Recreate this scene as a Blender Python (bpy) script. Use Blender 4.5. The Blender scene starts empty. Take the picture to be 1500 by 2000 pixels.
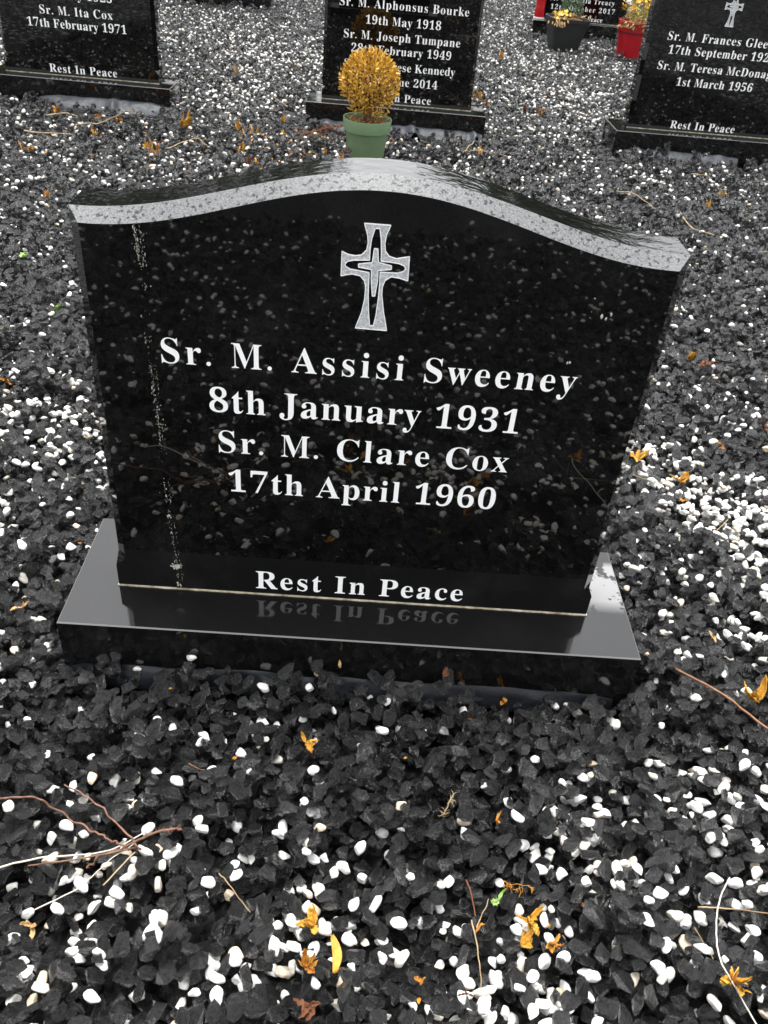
import bpy, bmesh, math, random
import numpy as np
from mathutils import Vector, Matrix, Euler, noise

random.seed(7); RNG = np.random.default_rng(11)
scene = bpy.context.scene
COL = scene.collection

# ------------------------------------------------------------ camera
CAM_POS = Vector((-0.015756, -0.922671, 1.047764))
cam_data = bpy.data.cameras.new('camera')
cam = bpy.data.objects.new('camera', cam_data); COL.objects.link(cam)
cam.location = CAM_POS
cam.rotation_mode = 'XYZ'
cam.rotation_euler = (0.918775, -0.078288, 0.011413)
cam_data.sensor_fit = 'VERTICAL'; cam_data.sensor_height = 36.0; cam_data.sensor_width = 27.0
cam_data.lens = 1646.13 / 2000 * 36
cam_data.clip_start = 0.01; cam_data.clip_end = 1000
cam_data.dof.use_dof = True; cam_data.dof.focus_distance = 1.32; cam_data.dof.aperture_fstop = 20.0
scene.camera = cam

# ------------------------------------------------------------ daylight
SUN_EL, SUN_AZ = math.radians(76), math.radians(-8)      # azimuth from +Y towards +X
world = bpy.data.worlds.new('World'); scene.world = world; world.use_nodes = True
wn, wl = world.node_tree.nodes, world.node_tree.links
sky = wn.new('ShaderNodeTexSky'); sky.sky_type = 'NISHITA'; sky.sun_disc = False
sky.sun_elevation = SUN_EL; sky.sun_rotation = SUN_AZ; sky.air_density = 1.0; sky.dust_density = 3.0
hsv = wn.new('ShaderNodeHueSaturation'); hsv.inputs['Saturation'].default_value = 0.10
bg = wn['Background']; bg.inputs['Strength'].default_value = 0.11
wl.new(sky.outputs[0], hsv.inputs['Color']); wl.new(hsv.outputs[0], bg.inputs['Color'])
sun_d = bpy.data.lights.new('sun', 'SUN'); sun_d.energy = 1.5; sun_d.angle = math.radians(34)
sun_d.color = (1, 0.985, 0.96)
sun = bpy.data.objects.new('sun', sun_d); COL.objects.link(sun)
sd = Vector((math.sin(SUN_AZ) * math.cos(SUN_EL), math.cos(SUN_AZ) * math.cos(SUN_EL), math.sin(SUN_EL)))
sun.rotation_euler = sd.to_track_quat('Z', 'Y').to_euler()
scene.view_settings.view_transform = 'Standard'; scene.view_settings.look = 'None'
scene.view_settings.exposure = 2.15; scene.view_settings.gamma = 1.0
try:
    scene.cycles.max_bounces = 6; scene.cycles.glossy_bounces = 4; scene.cycles.diffuse_bounces = 3
    scene.cycles.use_denoising = True
except Exception: pass

# ------------------------------------------------------------ helpers
def link(o, parent=None):
    COL.objects.link(o)
    if parent: o.parent = parent
    return o
def tag(o, label=None, cat=None, group=None, kind=None):
    if label: o['label'] = label
    if cat: o['category'] = cat
    if group: o['group'] = group
    if kind: o['kind'] = kind
    return o
def empty(name, loc, rz=0, **k):
    o = bpy.data.objects.new(name, None); o.empty_display_size = 0.05
    o.location = loc; o.rotation_euler = (0, 0, rz); link(o); return tag(o, **k)
def mesh_obj(name, verts, faces, mat, parent=None, smooth=False, mats=None, fm=None):
    me = bpy.data.meshes.new(name); me.from_pydata([tuple(v) for v in verts], [], faces)
    for m in (mats or [mat]): me.materials.append(m)
    if fm: me.polygons.foreach_set('material_index', fm)
    if smooth: me.polygons.foreach_set('use_smooth', [True] * len(me.polygons))
    me.update()
    return link(bpy.data.objects.new(name, me), parent)
def bm_obj(name, bm, mat, parent=None, smooth=False):
    me = bpy.data.meshes.new(name); bm.to_mesh(me); bm.free(); me.materials.append(mat)
    if smooth: me.polygons.foreach_set('use_smooth', [True] * len(me.polygons))
    return link(bpy.data.objects.new(name, me), parent)

class MB:
    def __init__(s): s.v = []; s.f = []
    def add(s, v, f):
        n = len(s.v); s.v += [tuple(p) for p in v]; s.f += [tuple(i + n for i in q) for q in f]
    def obj(s, name, mat, parent=None, smooth=False): return mesh_obj(name, s.v, s.f, mat, parent, smooth)

def new_mat(name):
    m = bpy.data.materials.new(name); m.use_nodes = True
    n, l = m.node_tree.nodes, m.node_tree.links
    return m, n, l, n['Principled BSDF']
def N(n, typ, **k):
    o = n.new(typ)
    for a, b in k.items():
        if a in o.inputs: o.inputs[a].default_value = b
        else: setattr(o, a, b)
    return o
def ramp(n, l, src, stops):
    r = n.new('ShaderNodeValToRGB'); e = r.color_ramp.elements
    while len(e) < len(stops): e.new(0.5)
    for i, (p, c) in enumerate(stops):
        e[i].position = p; e[i].color = (c, c, c, 1) if not isinstance(c, tuple) else (*c, 1)
    l.new(src, r.inputs[0]); return r.outputs[0]
def noise_tex(n, l, scale, detail=3, rough=0.5, coord='Object', mapping=None):
    tc = n.new('ShaderNodeTexCoord'); t = n.new('ShaderNodeTexNoise')
    t.inputs['Scale'].default_value = scale; t.inputs['Detail'].default_value = detail; t.inputs['Roughness'].default_value = rough
    if mapping:
        mp = n.new('ShaderNodeMapping'); mp.inputs['Scale'].default_value = mapping
        l.new(tc.outputs[coord], mp.inputs[0]); l.new(mp.outputs[0], t.inputs[0])
    else: l.new(tc.outputs[coord], t.inputs[0])
    return t
def bump(n, l, h, bsdf, strength, dist):
    b = n.new('ShaderNodeBump'); b.inputs['Strength'].default_value = strength; b.inputs['Distance'].default_value = dist
    l.new(h, b.inputs['Height']); l.new(b.outputs[0], bsdf.inputs['Normal']); return b
def mixc(n, l, fac, a, b):
    m = n.new('ShaderNodeMix'); m.data_type = 'RGBA'
    for s, i in ((fac, 0), (a, 6), (b, 7)):
        if hasattr(s, 'links'): l.new(s, m.inputs[i])
        else: m.inputs[i].default_value = s if i == 0 else (*s, 1)
    return m.outputs[2]

# ------------------------------------------------------------ materials
def granite(name, kind):
    m, n, l, b = new_mat(name)
    b.inputs['IOR'].default_value = 1.6
    b.inputs['Specular IOR Level'].default_value = SPEC_GRANITE
    b.inputs['Roughness'].default_value = 0.02
    fl = noise_tex(n, l, 1100, 1); f1 = ramp(n, l, fl.outputs[0], [(0.66, 0.0), (0.78, 1.0)])
    dust = noise_tex(n, l, 9, 5, 0.65); d1 = ramp(n, l, dust.outputs[0], [(0.5, 0.0), (0.85, 1.0)])
    base = mixc(n, l, f1, (0.0025, 0.0025, 0.0024), (0.035, 0.035, 0.032))
    base = mixc(n, l, d1, base, (0.012, 0.012, 0.012))
    if kind == 'bevel':      # sky reflection painted in as pale speckled grey, with dark rain spots
        sp = noise_tex(n, l, 165, 2.5, 0.55); s1 = ramp(n, l, sp.outputs[0], [(0.585, 0.0), (0.615, 1.0)])
        g = noise_tex(n, l, 420, 3, 0.7); g1 = ramp(n, l, g.outputs[0], [(0.3, (0.055, 0.057, 0.059)), (0.75, (0.19, 0.192, 0.195))])
        base = mixc(n, l, s1, g1, (0.03, 0.032, 0.034))
        b.inputs['Roughness'].default_value = 0.42; b.inputs['Specular IOR Level'].default_value = 0.10
        bump(n, l, g.outputs[0], b, 0.15, 0.0004)
    elif kind == 'top':      # rain film on the rounded top
        w = noise_tex(n, l, 70, 2, 0.5, mapping=(0.7, 1.0, 1)); bump(n, l, w.outputs[0], b, 0.35, 0.0018)
        b.inputs['Roughness'].default_value = 0.08
    elif kind == 'edge':
        base = mixc(n, l, 0.0, (0.12, 0.12, 0.12), (0.12, 0.12, 0.12)); b.inputs['Roughness'].default_value = 0.4
    elif kind == 'plinth':
        base = mixc(n, l, 0.5, base, (0.006, 0.006, 0.006)); b.inputs['Specular IOR Level'].default_value = 0.52
        w = noise_tex(n, l, 500, 2); bump(n, l, w.outputs[0], b, 0.06, 0.0003)
        fl2 = noise_tex(n, l, 420, 2, 0.7); f2 = ramp(n, l, noise_tex(n, l, 14, 6, 0.7).outputs[0], [(0.45, 0.03), (0.7, 0.16)]); l.new(f2, b.inputs['Roughness'])
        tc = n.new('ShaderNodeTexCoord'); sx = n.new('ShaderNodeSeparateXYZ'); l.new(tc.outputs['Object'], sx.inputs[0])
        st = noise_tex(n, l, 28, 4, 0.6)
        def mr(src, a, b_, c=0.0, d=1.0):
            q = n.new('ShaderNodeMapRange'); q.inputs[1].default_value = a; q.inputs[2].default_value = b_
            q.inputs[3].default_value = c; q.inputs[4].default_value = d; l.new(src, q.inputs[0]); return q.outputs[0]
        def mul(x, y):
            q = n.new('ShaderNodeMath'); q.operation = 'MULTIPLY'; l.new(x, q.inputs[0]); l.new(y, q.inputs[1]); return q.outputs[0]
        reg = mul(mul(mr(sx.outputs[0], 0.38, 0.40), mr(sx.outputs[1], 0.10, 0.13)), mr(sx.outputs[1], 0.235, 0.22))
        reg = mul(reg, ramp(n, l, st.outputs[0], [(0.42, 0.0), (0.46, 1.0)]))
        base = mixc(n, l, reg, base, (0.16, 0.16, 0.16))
    elif kind == 'face':
        w = noise_tex(n, l, 7, 2); bump(n, l, w.outputs[0], b, 0.03, 0.002)
    l.new(base, b.inputs['Base Color'])
    return m
SPEC_GRANITE = 0.33
M_FACE = granite('polished_granite', 'face'); M_BEVEL = granite('bevel_granite', 'bevel'); M_TOP = granite('wet_top_granite', 'top')
M_PLINTH = granite('plinth_granite', 'plinth'); M_EDGE = granite('sawn_arris', 'edge')

def simple(name, col, rough=0.6, spec=0.5, bscale=None, bstr=0.2, bdist=0.001, var=None, sss=0.0):
    m, n, l, b = new_mat(name)
    b.inputs['Base Color'].default_value = (*col, 1); b.inputs['Roughness'].default_value = rough
    b.inputs['Specular IOR Level'].default_value = spec
    if var:
        gm = n.new('ShaderNodeNewGeometry')
        t = noise_tex(n, l, var[1], 3)
        c = mixc(n, l, ramp(n, l, t.outputs[0], [(0.35, 0.0), (0.65, 1.0)]), col, var[0])
        if len(var) > 2: c = mixc(n, l, ramp(n, l, gm.outputs['Random Per Island'], [(0.0, 0.0), (1.0, 1.0)]), c, var[2])
        l.new(c, b.inputs['Base Color'])
    if bscale:
        t = noise_tex(n, l, bscale, 4, 0.6); bump(n, l, t.outputs[0], b, bstr, bdist)
    return m
M_PAINT = simple('white_lettering_paint', (0.92, 0.92, 0.91), 0.6, 0.3, 600, 0.2, 0.0005)
M_CROSS = simple('hammered_silver_carving', (0.62, 0.63, 0.64), 0.4, 0.5, 330, 0.9, 0.0022, var=((0.34, 0.35, 0.36), 400))
M_MORTAR = simple('pale_mortar', (0.62, 0.57, 0.44), 0.8, 0.3, 300, 0.5, 0.001, var=((0.22, 0.18, 0.11), 60))
M_DROP = simple('dried_white_dropping', (0.5, 0.5, 0.47), 0.8, 0.2, 500, 0.4, 0.001, var=((0.30, 0.27, 0.2), 40))
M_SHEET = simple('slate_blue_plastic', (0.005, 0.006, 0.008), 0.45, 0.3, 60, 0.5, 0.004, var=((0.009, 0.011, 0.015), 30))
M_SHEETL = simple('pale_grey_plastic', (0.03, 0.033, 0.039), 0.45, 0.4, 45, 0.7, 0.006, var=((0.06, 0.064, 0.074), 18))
M_YEL = simple('yellow_dry_leaf', (0.42, 0.22, 0.012), 0.6, 0.3, 250, 0.6, 0.0015, var=((0.20, 0.06, 0.006), 170, (0.48, 0.25, 0.03)))
M_ORA = simple('orange_dry_leaf', (0.34, 0.12, 0.009), 0.6, 0.3, 250, 0.6, 0.0015, var=((0.12, 0.028, 0.005), 170, (0.42, 0.2, 0.025)))
M_BRO = simple('brown_dry_leaf', (0.09, 0.034, 0.013), 0.7, 0.3, 200, 0.5, 0.001, var=((0.10, 0.035, 0.015), 90))
M_TAN = simple('tan_dry_flower', (0.34, 0.24, 0.12), 0.7, 0.3, 200, 0.4, 0.001, var=((0.35, 0.2, 0.07), 90))
M_GRN = simple('fresh_green_leaf', (0.14, 0.25, 0.035), 0.5, 0.4, 150, 0.3, 0.001, var=((0.2, 0.32, 0.08), 60))
M_STRAW = simple('pale_straw', (0.32, 0.25, 0.15), 0.6, 0.3, 300, 0.3, 0.0005, var=((0.17, 0.11, 0.05), 30))
M_WHITE_STRAW = simple('bleached_straw', (0.46, 0.43, 0.37), 0.5, 0.3, 300, 0.3, 0.0005, var=((0.45, 0.4, 0.33), 30))
M_TWIG = simple('red_brown_twig', (0.085, 0.033, 0.020), 0.6, 0.4, 300, 0.6, 0.0008, var=((0.17, 0.09, 0.055), 120))
M_OTWIG = simple('orange_brown_twig', (0.19, 0.09, 0.035), 0.5, 0.4, 250, 0.5, 0.0008, var=((0.10, 0.035, 0.012), 80))
M_POTG = simple('green_pot_plastic', (0.14, 0.215, 0.112), 0.45, 0.4, 30, 0.1, 0.001, var=((0.125, 0.195, 0.10), 14))
M_POTR = simple('red_pot_plastic', (0.33, 0.002, 0.009), 0.4, 0.4, var=((0.28, 0.002, 0.008), 10))
M_POTB = simple('charcoal_planter_plastic', (0.016, 0.017, 0.017), 0.6, 0.35, 50, 0.1, 0.001)
M_SOIL = simple('potting_soil', (0.035, 0.02, 0.012), 0.9, 0.2, 120, 1.0, 0.006, var=((0.16, 0.07, 0.02), 70))
M_BOX = simple('golden_box_leaves', (0.66, 0.43, 0.035), 0.42, 0.5, var=((0.22, 0.08, 0.008), 45, (0.62, 0.36, 0.045)))
M_CON = simple('conifer_needles', (0.10, 0.17, 0.08), 0.6, 0.3, var=((0.15, 0.23, 0.10), 30, (0.06, 0.10, 0.06)))
M_YFL = simple('yellow_petals', (0.60, 0.36, 0.015), 0.5, 0.3, var=((0.55, 0.24, 0.015), 60, (0.62, 0.42, 0.06)))
M_WFL = simple('white_petals', (0.80, 0.78, 0.66), 0.5, 0.3, var=((0.75, 0.7, 0.3), 60, (0.8, 0.8, 0.76)))
M_STEMG = simple('yellow_green_stems', (0.25, 0.28, 0.06), 0.6, 0.3, var=((0.45, 0.36, 0.08), 50, (0.3, 0.22, 0.05)))
M_RED = simple('red_lantern_plastic', (0.42, 0.005, 0.008), 0.3, 0.5)
M_WPL = simple('white_plastic', (0.75, 0.72, 0.7), 0.4, 0.5)
M_DARKRIM = simple('dark_band_plastic', (0.05, 0.004, 0.006), 0.5, 0.4)
M_BARK = simple('tree_bark', (0.08, 0.06, 0.045), 0.9, 0.2, 8, 0.6, 0.03)
M_TREE = simple('dark_tree_leaves', (0.022, 0.036, 0.010), 0.6, 0.3, var=((0.035, 0.055, 0.015), 1.5, (0.03, 0.045, 0.012)))

def gravel_black():
    m, n, l, b = new_mat('black_crushed_stone')
    oi = n.new('ShaderNodeObjectInfo')
    c = ramp(n, l, oi.outputs['Random'], [(0.0, (0.002, 0.002, 0.002)), (0.2, (0.007, 0.0072, 0.0075)), (0.65, (0.026, 0.0265, 0.0278)), (0.93, (0.070, 0.071, 0.073)), (0.985, (0.04, 0.04, 0.04)), (1.0, (0.15, 0.15, 0.14))])
    t = noise_tex(n, l, 2.2, 6, 0.7); t2 = noise_tex(n, l, 5.5, 7, 0.9, mapping=(1, 1, 2.6))
    c2 = mixc(n, l, ramp(n, l, t.outputs[0], [(0.40, 0.0), (0.62, 1.0)]), c, (0.004, 0.004, 0.0042))
    fl = noise_tex(n, l, 26, 2); c2 = mixc(n, l, ramp(n, l, fl.outputs[0], [(0.70, 0.0), (0.76, 1.0)]), c2, (0.16, 0.16, 0.16))
    l.new(c2, b.inputs['Base Color'])
    l.new(ramp(n, l, t.outputs[0], [(0.42, 0.14), (0.58, 0.42)]), b.inputs['Roughness'])
    b.inputs['Specular IOR Level'].default_value = 0.7; b.inputs['Coat Weight'].default_value = 1.0; b.inputs['Coat Roughness'].default_value = 0.06
    bb = bump(n, l, t2.outputs[0], b, 0.95, 0.14); l.new(bb.outputs[0], b.inputs['Coat Normal'])
    return m
def gravel_white():
    m, n, l, b = new_mat('white_pebble_stone')
    oi = n.new('ShaderNodeObjectInfo')
    c = ramp(n, l, oi.outputs['Random'], [(0.0, (0.60, 0.60, 0.59)), (0.68, (0.55, 0.54, 0.515)), (0.90, (0.44, 0.415, 0.365)), (0.98, (0.48, 0.39, 0.28)), (1.0, (0.40, 0.39, 0.37))])
    t = noise_tex(n, l, 1.4, 4, 0.6)
    c2 = mixc(n, l, ramp(n, l, t.outputs[0], [(0.52, 0.0), (0.8, 0.8)]), c, (0.36, 0.32, 0.25))
    l.new(c2, b.inputs['Base Color']); b.inputs['Roughness'].default_value = 0.55
    b.inputs['Specular IOR Level'].default_value = 0.3
    bump(n, l, t.outputs[0], b, 0.5, 0.002)
    return m
M_BLACK = gravel_black(); M_WHITE = gravel_white()
def ground_mat():
    m, n, l, b = new_mat('gravel_ground')
    tc = n.new('ShaderNodeTexCoord'); v = n.new('ShaderNodeTexVoronoi'); v.inputs['Scale'].default_value = 48
    l.new(tc.outputs['Object'], v.inputs[0])
    sx = n.new('ShaderNodeSeparateColor'); l.new(v.outputs['Color'], sx.inputs[0])
    c = ramp(n, l, sx.outputs[0], [(0.0, 0.006), (0.84, 0.022), (0.86, 0.4), (1.0, 0.45)])
    sp = n.new('ShaderNodeSeparateXYZ'); l.new(tc.outputs['Object'], sp.inputs[0])
    def mth(op, a, b_):
        q = n.new('ShaderNodeMath'); q.operation = op
        for k, v in ((0, a), (1, b_)):
            if hasattr(v, 'links'): l.new(v, q.inputs[k])
            else: q.inputs[k].default_value = v
        return q.outputs[0]
    side = mth('SUBTRACT', mth('ABSOLUTE', mth('SUBTRACT', sp.outputs[0], 0.1), 0.0), mth('MULTIPLY', sp.outputs[1], 0.375))
    edge = mth('MAXIMUM', mth('SUBTRACT', side, 1.6), mth('SUBTRACT', sp.outputs[1], 9.3))
    far = n.new('ShaderNodeMapRange'); far.inputs[1].default_value = -0.05; far.inputs[2].default_value = 0.05; l.new(edge, far.inputs[0])
    c = mixc(n, l, far.outputs[0], (0.0015, 0.0015, 0.0015), c)
    l.new(c, b.inputs['Base Color']); b.inputs['Roughness'].default_value = 0.6
    bump(n, l, v.outputs['Distance'], b, 1.0, 0.02).invert = True
    return m
M_GROUND = ground_mat()
GLYPHS = {
 '0': (375, ["188 -7 150 -3 118 7 91 24 69 48 51 76 39 111 30 150 25 193 23 241 25 289 30 332 39 371 51 405 69 433 91 456 118 473 150 483 189 486 225 483 257 473 283 456 305 433 322 405 336 370 345 331 351 288 353 240 351 193 345 150 336 110 322 76 305 47 283 24 256 7 225 -3","188 37 210 43 227 61 237 91 243 131 247 181 248 240 247 300 243 349 237 390 227 419 211 437 189 443 166 437 150 419 139 390 132 349 128 300 127 240 128 181 132 131 139 91 150 61 166 43"]),
 '1': (375, ["65 0 65 36 120 36 131 37 139 40 146 45 150 53 153 64 154 79 154 416 108 365 94 355 81 348 67 346 57 347 48 352 40 359 33 369 29 381 28 396 74 412 91 420 111 432 132 447 179 482 254 482 254 79 255 66 257 56 261 47 267 41 276 37 288 36 343 36 343 0"]),
 '2': (375, ["24 0 24 69 123 171 148 198 170 223 187 245 200 266 210 287 218 307 222 327 225 349 226 371 225 395 220 413 212 427 202 437 189 443 174 445 153 442 137 432 126 416 118 393 114 364 112 329 88 331 68 336 50 344 37 357 29 374 26 396 28 411 34 426 43 441 55 454 72 465 92 474 116 481 143 485 174 486 220 483 258 473 288 456 310 434 323 407 328 375 327 359 324 344 319 329 313 314 303 298 291 281 238 220 154 138 87 74 244 74 257 75 269 79 279 86 288 95 295 107 300 120 305 141 345 141 341 0"]),
 '3': (375, ["163 -7 132 -5 104 -2 81 5 62 13 46 23 34 35 26 47 20 60 19 74 21 90 26 103 36 113 48 120 61 125 76 126 78 100 86 79 99 62 116 50 135 43 158 40 173 41 187 44 199 49 211 56 221 66 230 79 236 95 240 115 241 139 238 163 229 184 214 202 194 216 168 224 137 227 95 227 95 269 140 269 166 272 188 281 204 296 216 316 223 340 225 367 223 390 219 409 211 424 200 436 186 443 169 445 154 444 142 439 133 430 125 419 120 406 116 391 111 341 86 343 64 348 47 356 34 367 27 382 24 401 28 423 41 444 62 461 91 475 128 483 173 486 217 483 255 474 286 458 309 436 323 409 328 377 324 348 315 323 298 301 277 283 253 267 225 256 243 252 261 246 279 238 297 228 312 216 326 201 336 184 342 163 345 138 343 112 338 90 329 70 318 52 304 37 288 25 271 15 251 7 230 1 209 -3 186 -6"]),
 '4': (375, ["121 0 121 36 140 36 154 37 167 39 179 44 188 52 193 65 195 84 195 125 9 125 9 166 199 480 293 480 293 169 363 169 363 125 293 125 293 84 295 65 300 52 309 44 320 39 333 37 348 36 357 36 357 0","56 169 195 169 195 287 196 351 199 416 189 394 174 366 158 338 146 319"]),
 '5': (375, ["165 -7 133 -5 106 -1 84 5 66 14 51 24 40 35 33 48 28 61 27 75 29 89 33 101 42 109 53 116 66 120 81 121 81 108 84 96 88 83 93 71 101 61 111 52 123 46 137 42 154 40 169 41 183 45 195 50 207 58 217 69 226 83 232 101 236 122 237 148 234 178 226 203 213 223 195 236 173 244 146 247 103 243 71 235 40 247 62 480 316 480 319 357 281 357 275 380 267 399 261 403 254 405 244 406 105 406 94 281 126 288 168 291 216 287 258 276 293 256 319 228 335 192 340 148 338 120 333 96 324 75 312 56 299 40 282 27 265 16 246 8 226 1 205 -3 185 -6"]),
 '6': (375, ["197 -7 165 -4 136 4 109 18 86 37 67 62 51 93 39 130 33 173 30 222 32 258 35 293 42 325 51 356 63 384 77 409 94 432 114 450 137 466 163 477 191 484 222 486 249 485 272 482 291 476 307 468 319 459 329 449 335 437 339 425 340 412 338 399 332 387 322 376 307 367 287 362 260 360 256 400 253 413 249 424 243 434 236 441 227 445 216 447 191 441 170 426 152 401 139 366 130 322 125 269 161 286 177 291 196 293 218 294 256 290 288 278 315 258 336 230 348 196 352 155 348 110 334 71 313 38 282 13 244 -2","199 38 215 41 228 49 239 64 248 85 253 113 255 148 253 181 247 208 238 228 226 242 211 250 193 253 180 252 168 249 154 243 142 236 132 228 125 221 128 162 135 116 147 81 162 57 179 42"]),
 '7': (375, ["111 0 289 406 113 406 93 403 80 391 74 372 70 338 30 338 33 480 353 480 353 447 168 0"]),
 '8': (375, ["183 -7 148 -5 118 1 91 11 69 24 51 39 38 57 28 78 22 99 20 122 23 150 32 173 47 193 67 211 91 227 119 242 94 259 74 276 57 296 45 316 38 339 36 364 37 385 42 404 50 423 62 441 79 456 99 469 125 478 156 484 191 486 235 483 271 471 299 453 318 429 330 401 334 369 332 344 324 322 310 305 292 289 270 274 244 260 280 240 309 220 330 199 344 177 352 153 355 127 350 88 335 55 310 29 276 9 234 -3","203 283 218 293 230 304 239 317 245 332 249 350 250 370 249 383 247 395 243 407 237 418 230 428 222 436 212 442 200 446 187 447 170 445 156 438 145 426 137 410 132 392 130 372 132 351 139 333 149 318 163 306 181 294","187 32 208 34 226 42 241 55 253 72 260 92 262 116 259 136 252 154 239 170 220 185 195 200 164 216 150 205 137 192 126 178 118 161 112 142 111 120 113 95 120 74 132 56 147 42 165 34"]),
 '9': (375, ["152 -7 127 -5 106 -2 88 4 73 12 62 22 53 33 47 45 44 57 42 69 43 79 46 87 50 94 57 100 65 104 75 107 83 88 92 71 103 56 118 45 135 38 156 36 188 43 213 67 232 106 244 160 251 230 240 218 227 207 212 198 195 191 176 186 155 185 119 189 87 201 60 220 40 248 28 282 24 324 26 355 32 383 42 409 56 431 74 450 95 466 120 477 147 484 177 486 209 484 238 476 264 463 287 444 307 420 323 390 335 353 343 310 345 261 344 225 340 190 334 157 326 126 315 97 301 72 284 49 264 30 241 14 215 3 185 -4","184 233 199 234 212 239 224 245 235 255 243 265 251 278 248 330 242 372 231 403 217 424 201 437 181 441 164 438 149 429 137 413 128 391 123 362 121 328 123 294 131 267 144 248 161 237"]),
 'A': (437, ["-9 0 -9 18 4 19 14 24 24 30 32 41 41 55 49 75 206 466 224 465 384 87 411 34 420 25 430 20 443 18 443 0 229 0 229 18 259 21 277 30 283 46 273 81 253 132 103 132 79 71 76 59 75 48 80 32 96 21 124 18 128 18 128 0","113 161 242 161 177 319"]),
 'B': (443, ["16 0 16 17 36 20 52 25 62 32 69 44 73 60 75 82 75 369 74 386 72 401 69 412 65 421 59 428 51 433 41 436 30 438 15 439 15 455 220 455 284 451 333 439 368 418 389 388 396 351 392 320 379 294 357 274 326 258 287 247 334 235 371 217 397 194 413 165 418 132 413 93 397 61 371 35 335 15 291 4 238 0","182 252 188 252 220 254 245 261 263 272 275 290 282 314 285 345 283 373 278 395 269 412 257 424 239 431 216 434 203 433 193 430 188 425 185 417 183 406 182 391","222 24 248 27 268 35 283 49 293 69 299 95 301 128 298 162 290 188 277 208 258 221 231 228 197 231 182 231 182 65 183 51 186 41 190 33 198 28 208 25"]),
 'C': (468, ["257 -11 213 -7 174 3 137 20 105 43 78 71 56 104 39 142 29 184 26 228 30 273 39 314 56 351 79 384 106 412 139 435 176 452 216 462 259 465 292 463 328 454 367 440 388 435 402 439 413 449 419 465 437 465 437 308 420 308 403 347 381 380 356 407 328 427 298 439 265 443 222 435 187 409 163 365 149 304 144 226 149 153 165 97 192 56 230 32 278 24 305 26 331 33 358 45 383 61 407 81 428 106 447 89 418 53 384 25 345 5 303 -7"]),
 'D': (496, ["20 0 20 17 39 19 53 23 63 30 69 39 73 54 74 75 74 374 72 397 68 415 61 426 50 433 35 437 15 439 15 455 222 455 268 453 309 446 346 434 378 418 405 396 428 371 445 341 458 307 466 269 468 228 459 146 430 82 382 36 315 9 228 0","222 24 247 26 269 32 289 42 305 57 319 75 337 115 347 166 351 229 345 303 330 360 305 401 269 425 223 433 208 432 197 429 190 423 185 415 183 402 182 385 182 72 183 55 185 42 190 34 197 29 208 25"]),
 'F': (404, ["15 0 15 17 36 20 52 26 62 34 69 45 73 62 75 84 75 375 73 396 69 412 61 423 50 430 35 435 14 439 14 455 394 455 394 320 377 320 372 345 365 367 355 385 343 400 328 412 310 420 288 426 261 430 230 431 200 429 194 428 189 425 186 421 182 398 182 247 190 247 217 250 239 257 256 270 269 289 278 314 284 347 302 347 302 118 285 118 279 154 269 181 257 200 239 213 217 221 189 224 182 224 182 81 183 66 185 53 188 43 193 34 200 28 210 24 222 20 238 18 257 17 257 0"]),
 'G': (508, ["268 -10 222 -7 179 3 141 19 108 42 80 70 57 103 41 141 31 183 28 229 31 274 41 315 57 352 80 385 107 413 139 435 176 452 215 462 257 465 293 463 330 454 369 441 388 436 395 437 401 439 406 443 419 465 437 465 437 308 420 308 409 334 397 357 382 379 366 397 348 413 329 426 309 436 288 441 267 443 224 435 189 409 165 366 151 305 146 228 150 163 161 110 180 67 195 48 212 32 231 22 252 15 275 13 298 14 316 19 328 27 336 39 341 53 343 71 343 128 341 146 337 161 329 170 317 176 299 180 275 182 275 198 500 198 500 182 481 180 466 177 457 171 451 161 447 147 446 128 446 29 387 7 328 -6"]),
 'I': (261, ["13 0 13 17 34 21 50 26 61 32 69 42 74 56 75 75 75 387 74 405 70 419 63 427 52 433 36 437 13 439 13 455 244 455 244 439 223 437 207 433 196 427 188 419 184 405 183 387 183 77 187 44 192 37 198 31 206 26 246 17 246 0"]),
 'J': (330, ["109 -65 88 -64 69 -60 51 -54 36 -45 22 -35 11 -22 3 -8 -2 7 -3 23 -2 38 3 50 11 61 21 68 32 73 44 75 58 73 69 69 79 62 87 52 91 41 93 28 92 18 89 8 85 -1 77 -19 80 -31 89 -38 105 -40 120 -39 131 -33 139 -25 144 -13 147 3 148 21 148 367 147 384 145 398 142 409 138 418 131 425 122 430 111 434 97 437 79 439 79 455 314 455 314 439 299 437 287 434 277 431 269 426 263 419 260 411 255 367 255 89 249 33 232 -10 202 -41 162 -59"]),
 'K': (510, ["16 0 16 17 37 20 53 24 63 32 70 43 74 59 75 81 75 379 74 398 70 413 63 424 52 432 37 436 17 439 17 455 242 455 242 439 205 432 197 428 191 422 187 415 185 406 183 394 183 379 183 234 321 373 336 391 345 406 349 418 342 430 323 436 291 439 291 455 486 455 486 439 477 439 436 430 392 404 345 361 271 285 463 46 487 25 496 21 506 19 519 17 519 0 281 0 281 17 306 18 322 21 328 24 332 29 334 34 332 42 326 53 316 66 199 214 183 198 183 81 184 59 188 43 195 32 205 24 221 20 242 17 242 0"]),
 'M': (634, ["14 0 14 17 34 20 50 24 61 32 69 43 74 58 75 79 75 382 75 396 73 407 71 416 66 423 61 428 53 432 15 439 15 455 185 455 317 142 449 455 617 455 617 439 598 436 583 430 573 423 566 412 561 397 560 378 560 85 561 68 562 54 565 43 569 34 574 28 582 23 591 20 602 18 617 17 617 0 396 0 396 17 433 25 440 29 446 36 450 44 453 54 454 68 455 83 455 399 288 0 270 0 105 389 105 80 107 57 112 41 120 30 131 23 148 19 169 17 169 0"]),
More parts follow.
